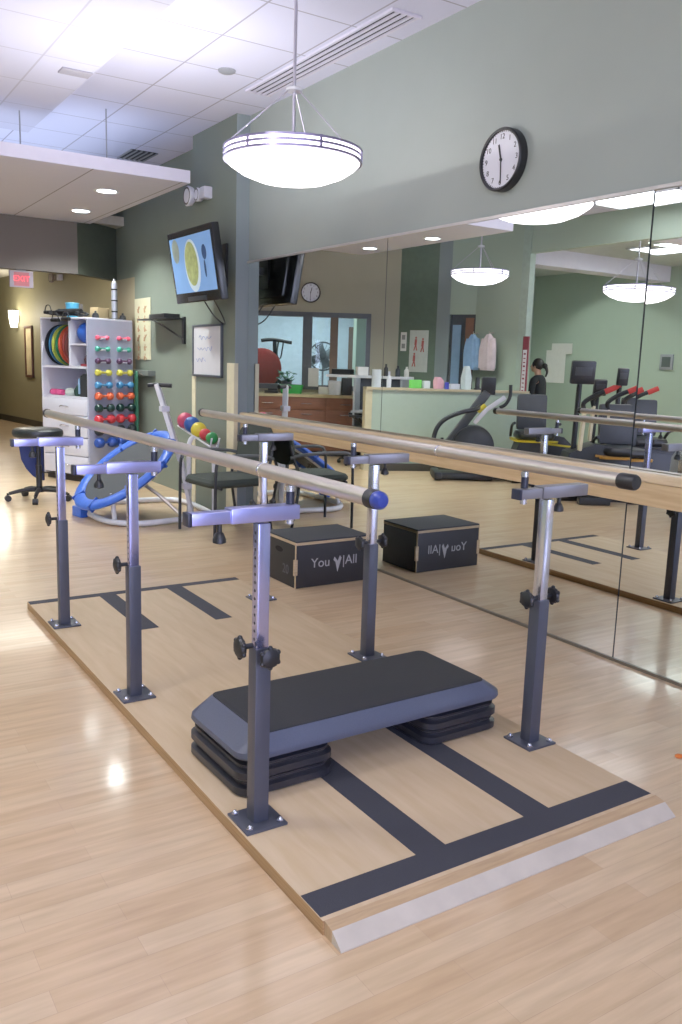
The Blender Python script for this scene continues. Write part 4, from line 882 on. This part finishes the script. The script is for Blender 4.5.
bn = thing('banner_sign', 'narrow dark red vertical sign with white lettering on the pillar', 'sign', (-1.772, 8.53, 1.38), PI/2)
b = MB(); b.b6(-.055, .055, -.02, 0, -.45, .45, .004); b.build('sign_board', mat('maroon_sign', '#7c2736', .5), bn)
b = MB(); b.b6(-.035, .035, -.023, -.019, -.40, .27); b.build('sign_panel', mat('sign_white', '#d5d5d9', .6), bn)
b = MB()
for k in range(12): z = .24-k*.055; b.b6(-.02, .02, -.0245, -.0225, z-.035, z - (.02 if k % 3 else .01))
b.build('sign_lettering', mat('sign_maroon_ink', '#8a4a55', .6), bn)
for k, (y, z, w_, h_, lab) in enumerate(((11.9, 1.46, .5, .62, 'large white notice on the far wall behind the standing person'), (11.75, 1.80, .52, .2, 'small white notice above the larger one on the far wall'))):
    b = MB(); b.b6(-w_/2, w_/2, -.006, 0, -h_/2, h_/2); o = b.build('wall_notice', m_paper, None); tag(o, lab, 'notice'); o.location = (-5.888 + .008*k, y, z); o.rotation_euler = (0, 0, PI/2)
tp = thing('wall_thermostat', 'square grey-framed wall panel on the far wall at the mirror right edge', 'wall panel', (-5.898, 9.5, 1.62), PI/2)
b = MB(); b.b6(-.13, .13, -.03, 0, -.13, .13, .01); b.build('panel_frame', m_grey, tp)
b = MB(); b.b6(-.085, .085, -.034, -.02, -.085, .085); b.build('panel_face', mat('panel_dark', '#4b5350', .5), tp)

# ------------------------------------------------------------------ exercise machines (seen in the mirror); local x points to image left
MR = math.atan2(.537, .843)
m_ylw = mat('yellow_trim', '#c9b92e', .45); m_mach = mat('machine_black', '#1b1d20', .4); m_mgrey = mat('machine_grey', '#3a3d42', .5)
el = thing('elliptical_trainer', 'black elliptical trainer with yellow patch in front of the half wall', 'elliptical trainer', (-.52, 8.12, 0), MR)
b = MB(); b.beam((.47, 0, .05), (-.28, 0, .05), .34, .09, bev=.03); b.box((.42, 0, .06), (.1, .55, .1), .03); b.box((-.4, 0, .025), (.25, .12, .03), .01); b.build('base', m_mach, el)
b = MB(); b.lathe([(0, -.12), (.2, -.12), (.26, -.09), (.27, 0), (.26, .09), (.2, .12), (0, .12)], TM((-.02, 0, .42), 0, PI/2), 36); b.build('flywheel_housing', m_mach, el)
b = MB(); b.beam((.30, 0, .42), (-.17, 0, 1.10), .09, .11, (1, 0, 0), .02); b.build('frame_mast', m_mgrey, el)
b = MB(); b.tube([(.51, -.25, .30), (.50, -.25, .51), (.46, -.25, .66), (.36, -.25, .77), (.18, -.24, .85), (.0, -.2, .89), (-.08, -.06, .92)], .028, 10, 5); b.build('side_handle', m_mach, el)
b = MB(); b.beam((-.0, -.18, .72), (-.15, -.18, .90), .05, .05, (1, 0, 0), .012); b.beam((-.14, -.18, .89), (-.36, -.18, 1.05), .06, .05, (1, 0, 0), .014); b.build('moving_arm', m_wlam, el)
b = MB(); b.tube([(-.30, -.18, .92), (-.37, -.18, .96), (-.42, -.18, 1.06), (-.42, -.18, 1.20)], .022, 10, 4); b.build('hand_grip', m_mach, el)
b = MB(); b.box((-.09, -.12, .90), (.13, .05, .06), .02, ry=.75); b.build('yellow_patch', m_ylw, el)
b = MB(); b.box((-.18, 0, 1.175), (.18, .06, .22), .02, rx=.1); b.build('console', m_mach, el)
for y in (-.2, .2):
    b = MB(); b.beam((.36, y, .26), (-.02, y, .36), .10, .03, bev=.01); b.tube([(.33, y, .27), (.34, y, .50)], .02, 8); b.build('pedal', m_mach, el)
def stepper(loc, lab, con, cw, chh, arms, seat, trim, rz=MR):
    t = thing('recumbent_stepper', lab, 'recumbent stepper', loc, rz, 'recumbent steppers in the mirror')
    b = MB(); b.loft([[(x, y, z) for y, z in ((-.2, 0), (-.22, .12), (-.16, hh), (.16, hh), (.22, .12), (.2, 0))] for x, hh in ((.30, .28), (.22, .52), (-.05, .62), (-.32, .58), (-.52, .40))]); b.box((0, -.42, .04), (.34, .1, .08), .02); b.beam((0, -.42, .05), (0, -.1, .1), .1, .06); b.build('base_shell', m_mach, t)
    b = MB(); b.beam((-.05, -.19, .50), (-.40, -.185, .47), .02, .022); b.build('shell_stripe', trim, t)
    b = MB(); b.tube([(con[0]+.02, .05, .5), (con[0]+.01, .03, con[1]-.15), (con[0], 0, con[1])], .03, 10, 4); m_ = b.build('console_mast', m_mach, t)
    b = MB(); b.box((con[0], -.03, con[1]), (cw, .07, chh), .02, rx=.15); c_ = b.build('console', m_mach, t)
    b = MB(); b.box((con[0], -.068, con[1]+.01), (cw*.7, .006, chh*.35), .002, rx=.15); b.build('console_screen', m_mgrey, c_)
    for k, (x, y) in enumerate(arms):
        b = MB(); b.beam((x, y, .55), (x-.02, y, .98), .035, .08, (0, 1, 0), .012); a_ = b.build('moving_arm', m_cream, t)
        b = MB(); b.tube([(x-.02, y, .97), (x-.0, y-.02, 1.06), (x-.10, y-.05, 1.14), (x-.2, y-.07, 1.19)], .026, 10, 4); b.build('arm_tube', m_mach, a_)
        b = MB(); b.cyl((x-.2, y-.07, 1.185), (x-.30, y-.09, 1.235), .03); b.build('hand_grip', mat('red_grip', '#c23a34', .6), a_)
    sx, sz = seat
    b = MB(); b.beam((sx, .05, .3), (sx, .05, sz), .1, .1); b.build('seat_post', m_mach, t)
    b = MB(); b.X = TM((sx, -.0, 0)); b.loft(pad(sz, sz+.09, .46, .44, .01)); b.build('seat', m_mach, t)
    b = MB(); b.X = TM((sx, .2, sz+.32), 0, -.12); b.box((0, 0, 0), (.38, .09, .45), .05); b.build('backrest', m_mgrey, t)
    b = MB(); b.X = TM((sx, 0, sz-.006)); b.loft([rrect(0, 0, .52, .48, .06, -.025), rrect(0, 0, .53, .49, .06, 0)]); b.build('seat_trim', trim, t)
    for s in (-1, 1):
        b = MB(); b.tube([(sx+s*.26, .15, sz+.02), (sx+s*.28, .0, sz+.16), (sx+s*.28, -.16, sz+.2)], .018, 8, 3); b.build('seat_lever', m_mach, t)
    return t
stepper((-1.17, 7.66, 0), 'black recumbent stepper with yellow-trimmed seat behind the elliptical trainer', (-.75, 1.2), .16, .2, ((-.62, -.2),), (.02, .54), m_ylw)
stepper((-.68, 6.40, 0), 'recumbent stepper with a large console and cream arms in the mirror', (.11, 1.38), .26, .25, ((.13, -.2), (-.25, .2)), (-.36, .5), mat('orange_stripe', '#b98a3c', .5))
stepper((-1.97, 6.78, 0), 'recumbent stepper with small console and red grips, rightmost in the mirror', (.23, 1.34), .13, .21, ((.24, -.15), (.1, .2)), (-.05, .55), m_mgrey)
t_ = thing('storage_tub', 'blue plastic tub on the floor behind the yellow-trimmed seat', 'tub', (-1.60, 7.95, 0), MR)
b = MB(); b.loft([rrect(0, 0, .34, .28, .04, 0), rrect(0, 0, .42, .34, .05, .50), rrect(0, 0, .40, .32, .045, .50), rrect(0, 0, .32, .26, .035, .02)]); b.build('tub_body', mat('royal_blue_plastic', '#24399b', .45), t_)
b = MB(); b.loft([rrect(0, 0, .44, .36, .05, .485), rrect(0, 0, .45, .37, .05, .50), rrect(0, 0, .44, .36, .05, .515)]); b.build('tub_lid', mat('tub_lid_blue', '#1f3186', .45), t_)
t_ = thing('laundry_bin', 'grey rounded bin standing at the right edge of the mirror', 'bin', (-.55, 5.02, 0), MR)
b = MB(); b.loft([rrect(0, 0, .3, .3, .08, .03), rrect(0, 0, .38, .36, .1, .3), rrect(0, 0, .36, .34, .1, .62), rrect(0, 0, .24, .24, .08, .74), rrect(0, 0, .1, .1, .04, .77)]); b.build('bin_body', mat('pale_grey_shell', '#8b9096', .5), t_)
b = MB(); b.box((0, -.17, .5), (.2, .04, .05), .015); b.build('bin_handle', m_black, t_)
for x in (-.1, .1):
    b = MB(); b.cyl((x-.015, -.1, .03), (x+.015, -.1, .03), .03); b.build('bin_wheel', m_black, t_)

b = MB(); b.ball((0, 0, .004), .014, 10, (1.3, 1, .5)); o = b.build('orange_crumb', mat('orange_bit', '#d9742a', .6), None); tag(o, 'tiny orange bit lying on the floor at the right edge', 'scrap'); o.location = (2.677, 1.791, 0)
# exercise bike, fan in the office room
fo = Vector(WP(2.52)) + wn*1.15
fn = thing('standing_fan', 'grey standing fan behind the middle office window pane', 'fan', (fo.x, fo.y, 0), wa+PI)
b = MB(); b.cyl((0, 0, 0), (0, 0, .03), .2, seg=28); b.build('fan_base', m_grey, fn)
b = MB(); b.cyl((0, 0, .03), (0, 0, 1.5), .016); b.build('fan_pole', m_grey, fn)
b = MB(); b.torus(.23, .014, TM((0, -.08, 1.5), 0, PI/2), 36, 8)
for k in range(10): a = k*PI/10; b.tube([(.23*math.cos(a), -.08, 1.5+.23*math.sin(a)), (0, -.13, 1.5), (-.23*math.cos(a), -.08, 1.5-.23*math.sin(a))], .004, 5)
b.build('fan_cage', mat('fan_grey', '#5d666d', .4), fn)
for k in range(4):
    M = TM((0, -.08, 1.5)) @ Matrix.Rotation(k*PI/2+.4, 4, 'Y') @ Matrix.Translation((.11, 0, 0)) @ Matrix.Rotation(.35, 4, 'X')
    b = MB(); b.box(None, (.19, .006, .15), .002, M=M); b.build('fan_blade', mat('fan_blade_grey', '#6b767c', .4), fn)
b = MB(); b.cyl((0, .06, 1.5), (0, -.1, 1.5), .05); b.build('fan_motor', m_mgrey, fn)
bo = Vector(WP(1.72)) + wn*.75
bk = thing('upright_bike', 'upright exercise bike with red wheel behind the left office window pane', 'exercise bike', (bo.x, bo.y, 0), wa)
b = MB(); b.box((0, 0, .05), (.9, .1, .08), .02); b.box((-.42, 0, .04), (.08, .5, .07), .02); b.box((.42, 0, .04), (.08, .5, .07), .02); b.build('bike_base', m_mach, bk)
b = MB(); b.lathe([(0, -.05), (.28, -.05), (.32, -.03), (.32, .03), (.28, .05), (0, .05)], TM((-.18, 0, 1.28), 0, PI/2), 40); b.build('red_wheel', mat('red_wheel', '#a23a35', .5), bk)
b = MB(); b.beam((-.18, -.07, .1), (-.18, -.07, 1.3), .06, .05); b.beam((.1, 0, .1), (.02, 0, 1.72), .06, .06, (1, 0, 0)); b.beam((-.18, -.02, 1.25), (.3, 0, .95), .07, .06); b.build('bike_frame', m_mach, bk)
b = MB(); b.tube([(-.2, -.02, 1.72), (.0, -.02, 1.74), (.3, -.02, 1.70)], .03, 8, 3); b.tube([(.08, -.02, 1.7), (.06, -.02, 1.5), (.12, -.02, 1.45), (.16, -.02, 1.7)], .012, 8, 3); b.build('handlebar', m_mach, bk)
b = MB(); b.X = TM((.42, 0, .92)); b.loft(pad(0, .06, .26, .2, .01)); b.build('saddle', m_mach, bk)
b = MB(); b.cyl((.42, 0, .08), (.42, 0, .93), .025); b.build('saddle_post', m_mach, bk)
pl = thing('potted_plant', 'small leafy green plant inside the left office window pane', 'plant', tuple(Vector(WP(1.98)) + wn*.3) + (.98,))
b = MB(); b.lathe([(0, 0), (.07, 0), (.09, .12), (.08, .12), (0, .11)]); b.build('plant_pot', m_grey, pl)
b = MB(); random.seed(5)
for k in range(26):
    a = random.uniform(0, 2*PI); r = random.uniform(.05, .16); z = random.uniform(.12, .26); p = Vector((r*math.cos(a), r*math.sin(a), z)); b.ball(None, .05, 8, (1, .45, .12), M=TM(p, a, random.uniform(-.5, .5), random.uniform(-.6, .4)))
    b.tube([(0, 0, .1), p], .004, 4)
b.build('foliage', mat('leaf_dark_green', '#2f6b4a', .6), pl)
b = MB(); wbox(b, 1.5, 2.15, .9, .98, .16, .55); o = b.build('plant_ledge', mat('ledge_brown', '#6d6a4a', .6), None); tag(o, 'olive-brown ledge inside the left office window pane', 'ledge')

# ------------------------------------------------------------------ the person in the far room
pe = thing('person', 'person with dark tied hair in a black sweater and grey trousers', 'person', (-3.0, 9.45, 0), MR + PI/2 + .75)
pe.scale = (.96, .96, .96)
# local: faces -y ; x to the person's left
def skinfig(name, nodes, edges, m, parent, root, sub=2):
    me = bpy.data.meshes.new(name); me.from_pydata([n_[:3] for n_ in nodes], edges, []); me.materials.append(m)
    o = bpy.data.objects.new(name, me); C.objects.link(o); o.parent = parent
    sk = o.modifiers.new('skin', 'SKIN'); sk.use_smooth_shade = True
    if not me.skin_vertices: me.attributes.new  # layer is made by the modifier
    bmx = bmesh.new(); bmx.from_mesh(me); lay = bmx.verts.layers.skin.verify()
    for v, n_ in zip(bmx.verts, nodes):
        r = n_[3]; v[lay].radius = (r, r) if not isinstance(r, tuple) else r
        v[lay].use_root = (v.index == root)
    bmx.to_mesh(me); bmx.free()
    s = o.modifiers.new('sub', 'SUBSURF'); s.levels = sub; s.render_levels = sub
    return o
m_skin = mat('skin', '#b98d75', .5)
body = [(0, 0, .86, .11), (0, -.01, 1.02, .105), (0, -.03, 1.2, .115), (0, -.03, 1.31, .08), (0, -.04, 1.38, .045), (0, -.06, 1.45, .07), (0, -.075, 1.53, .075),
        (.15, -.03, 1.27, .05), (.19, -.03, 1.02, .036), (.17, -.18, .90, .028), (-.15, -.03, 1.27, .05), (-.19, -.03, 1.02, .036), (-.17, -.18, .90, .028),
        (.09, .0, .80, .085), (.09, -.02, .46, .05), (.09, .02, .10, .036), (.09, -.1, .035, .03), (-.09, .0, .80, .085), (-.09, -.02, .46, .05), (-.09, .02, .10, .036), (-.09, -.1, .035, .03)]
edg = [(0, 1), (1, 2), (2, 3), (3, 4), (4, 5), (5, 6), (3, 7), (7, 8), (8, 9), (3, 10), (10, 11), (11, 12), (0, 13), (13, 14), (14, 15), (15, 16), (0, 17), (17, 18), (18, 19), (19, 20)]
for wi, sgn in ((9, 1), (12, -1)):
    w0 = Vector(body[wi][:3]); pi_ = len(body); body.append((*(w0+Vector((0, -.055, -.01))), .024)); edg.append((wi, pi_))
    for f_, (dx, ln) in enumerate(((-.024, .075), (-.008, .085), (.008, .08), (.024, .062))):
        p0 = w0+Vector((dx, -.085, -.01)); k0 = len(body); body.append((*p0, .0095)); body.append((*(p0+Vector((dx*.2, -ln*.5, -.012))), .0085)); body.append((*(p0+Vector((dx*.2, -ln*.85, -.04))), .007))
        edg += [(pi_, k0), (k0, k0+1), (k0+1, k0+2)]
    k0 = len(body); body.append((*(w0+Vector((-sgn*.035, -.05, -.008))), .010)); body.append((*(w0+Vector((-sgn*.05, -.085, -.025))), .008)); edg += [(pi_, k0), (k0, k0+1)]
skinfig('body', body, edg, m_skin, pe, 0)
sw = [(0, 0, .92, .125), (0, -.01, 1.05, .12), (0, -.03, 1.2, .13), (0, -.03, 1.32, .085), (0, -.04, 1.365, .056), (.15, -.03, 1.275, .064), (.195, -.03, 1.02, .05), (.172, -.165, .91, .04), (-.15, -.03, 1.275, .064), (-.195, -.03, 1.02, .05), (-.172, -.165, .91, .04)]
skinfig('sweater', sw, [(0, 1), (1, 2), (2, 3), (3, 4), (3, 5), (5, 6), (6, 7), (3, 8), (8, 9), (9, 10)], mat('black_knit', '#14161a', .9), pe, 0)
tr = [(0, 0, .90, .125), (0, 0, .84, .125), (.09, .0, .76, .10), (.09, -.02, .46, .068), (.09, .02, .08, .055), (-.09, .0, .76, .10), (-.09, -.02, .46, .068), (-.09, .02, .08, .055)]
skinfig('trousers', tr, [(0, 1), (1, 2), (2, 3), (3, 4), (1, 5), (5, 6), (6, 7)], mat('grey_twill', '#54585c', .85), pe, 0)
b = MB(); b.ball((0, -.045, 1.535), .098, 20, (.85, 1.0, 1.0)); b.ball((0, .075, 1.51), .045, 14); b.tube([(0, .09, 1.5), (0, .12, 1.42), (0, .10, 1.34)], (.03, .012), 10, 4); b.build('hair', mat('dark_hair', '#1c1715', .6, bump=.4, scale=90), pe)
b = MB(); b.ball((0, -.115, 1.485), .066, 16, (.86, .75, 1.15)); b.build('face', m_skin, pe)
f_ = bpy.data.objects['face']
b = MB()
for s in (-1, 1): b.ball((s*.025, -.155, 1.50), .011, 10)
b.build('eyes', mat('eye_dark', '#231c1a', .2), f_)
b = MB(); b.ball((0, -.167, 1.478), .013, 10, (.8, 1.2, 1.3)); b.build('nose', m_skin, f_)
b = MB(); b.ball((0, -.153, 1.444), .018, 10, (1.2, .5, .4)); b.build('mouth', mat('lips', '#93564f', .5), f_)
for s in (-1, 1):
    b = MB(); b.ball((s*.08, -.06, 1.48), .026, 10, (.35, .7, 1.1)); b.build('ear', m_skin, f_)
    b = MB(); b.loft([rrect(s*.09, -.07, .075, .11, .03, 0), rrect(s*.09, -.075, .085, .26, .04, .02), rrect(s*.09, -.06, .075, .2, .035, .06), rrect(s*.09, -.0, .06, .08, .025, .09)]); b.build('shoe', m_black, pe)
# ------------------------------------------------------------------ light and camera
wd_ = bpy.data.worlds.new('daylight'); bpy.context.scene.world = wd_; wd_.use_nodes = True
nt = wd_.node_tree; bg = nt.nodes['Background']
tc = nt.nodes.new('ShaderNodeTexCoord'); sx = nt.nodes.new('ShaderNodeSeparateXYZ'); rp = nt.nodes.new('ShaderNodeValToRGB')
rp.color_ramp.elements[0].position = .45; rp.color_ramp.elements[0].color = (.30, .32, .36, 1)
rp.color_ramp.elements[1].position = .62; rp.color_ramp.elements[1].color = (.42, .46, 1.0, 1)
mr = nt.nodes.new('ShaderNodeMapRange'); mr.inputs['From Min'].default_value = -1
nt.links.new(tc.outputs['Generated'], sx.inputs['Vector']); nt.links.new(sx.outputs['Z'], mr.inputs['Value'])
nt.links.new(mr.outputs['Result'], rp.inputs['Fac']); nt.links.new(rp.outputs['Color'], bg.inputs['Color']); bg.inputs['Strength'].default_value = 6
def area(name, loc, size, sy, e, col, rot=(0, 0, 0)):
    L = bpy.data.lights.new(name, 'AREA'); L.shape = 'RECTANGLE'; L.size = size; L.size_y = sy; L.energy = e; L.color = col
    o = bpy.data.objects.new(name, L); C.objects.link(o); o.location = loc; o.rotation_euler = rot; return o
area('window_daylight', (-2.0, -4.15, 1.75), 7.4, 2.6, 360, (.66, .70, 1.0), (math.radians(90), 0, 0))
p = Vector((.3, 11.55)) + wn*1.2
def point(name, loc, e, col=(1, .96, .98), r=.2):
    L = bpy.data.lights.new(name, 'POINT'); L.energy = e; L.color = col; L.shadow_soft_size = r
    o = bpy.data.objects.new(name, L); C.objects.link(o); o.location = loc; return o
for q, e in (((0, 2.9, 2.9), 45), ((.1, .9, 2.9), 30)): point('room_fill', q, e)  # added fill points, no fixtures, kept out of direct and mirror view
for q, e in (((.3, 3.2, 2.3), 8), ((-.2, 5.8, 2.2), 15), ((1.9, 5.4, 2.3), 26)): area('ceiling_fill', q, 1.0, 1.0, e, (.93, .93, 1.0), (PI, 0, 0))  # added upward fill to brighten the ceiling, no lamp hangs here
area('cove_lamp', (1.4, 8.5, 2.99), 2.6, 2.4, 16, (.80, .90, 1.0), (PI, 0, 0))
area('office_ceiling_lamp', (p.x, p.y, 2.58), 1.5, 1.0, 70, (.85, .95, 1.0))
area('far_room_lamp', (-4.0, 6.5, 3.15), 1.2, 3.0, 130, (.92, 1.0, .95))
scn = bpy.context.scene
cam = bpy.data.cameras.new('camera'); co = bpy.data.objects.new('camera', cam); C.objects.link(co)
cam.sensor_fit = 'VERTICAL'; cam.sensor_height = 36; cam.lens = 850 / 1024 * 36; cam.clip_start = .05; cam.clip_end = 100
Rm = Matrix(((0.84326933, -0.53660598, 0.03083616), (0.0670907, 0.16200699, 0.98450626), (-0.53328762, -0.82813511, 0.17261679))).transposed().to_4x4()
co.matrix_world = Matrix.Translation((0, 0, 1.4)) @ Rm
scn.camera = co
scn.view_settings.view_transform = 'Standard'; scn.view_settings.look = 'None'
scn.view_settings.exposure = 0.0; scn.view_settings.gamma = 1.12
scn.cycles.use_denoising = True; scn.cycles.max_bounces = 10; scn.cycles.diffuse_bounces = 5; scn.cycles.glossy_bounces = 6
scn.cycles.sample_clamp_indirect = 6; scn.cycles.caustics_reflective = False; scn.cycles.caustics_refractive = False
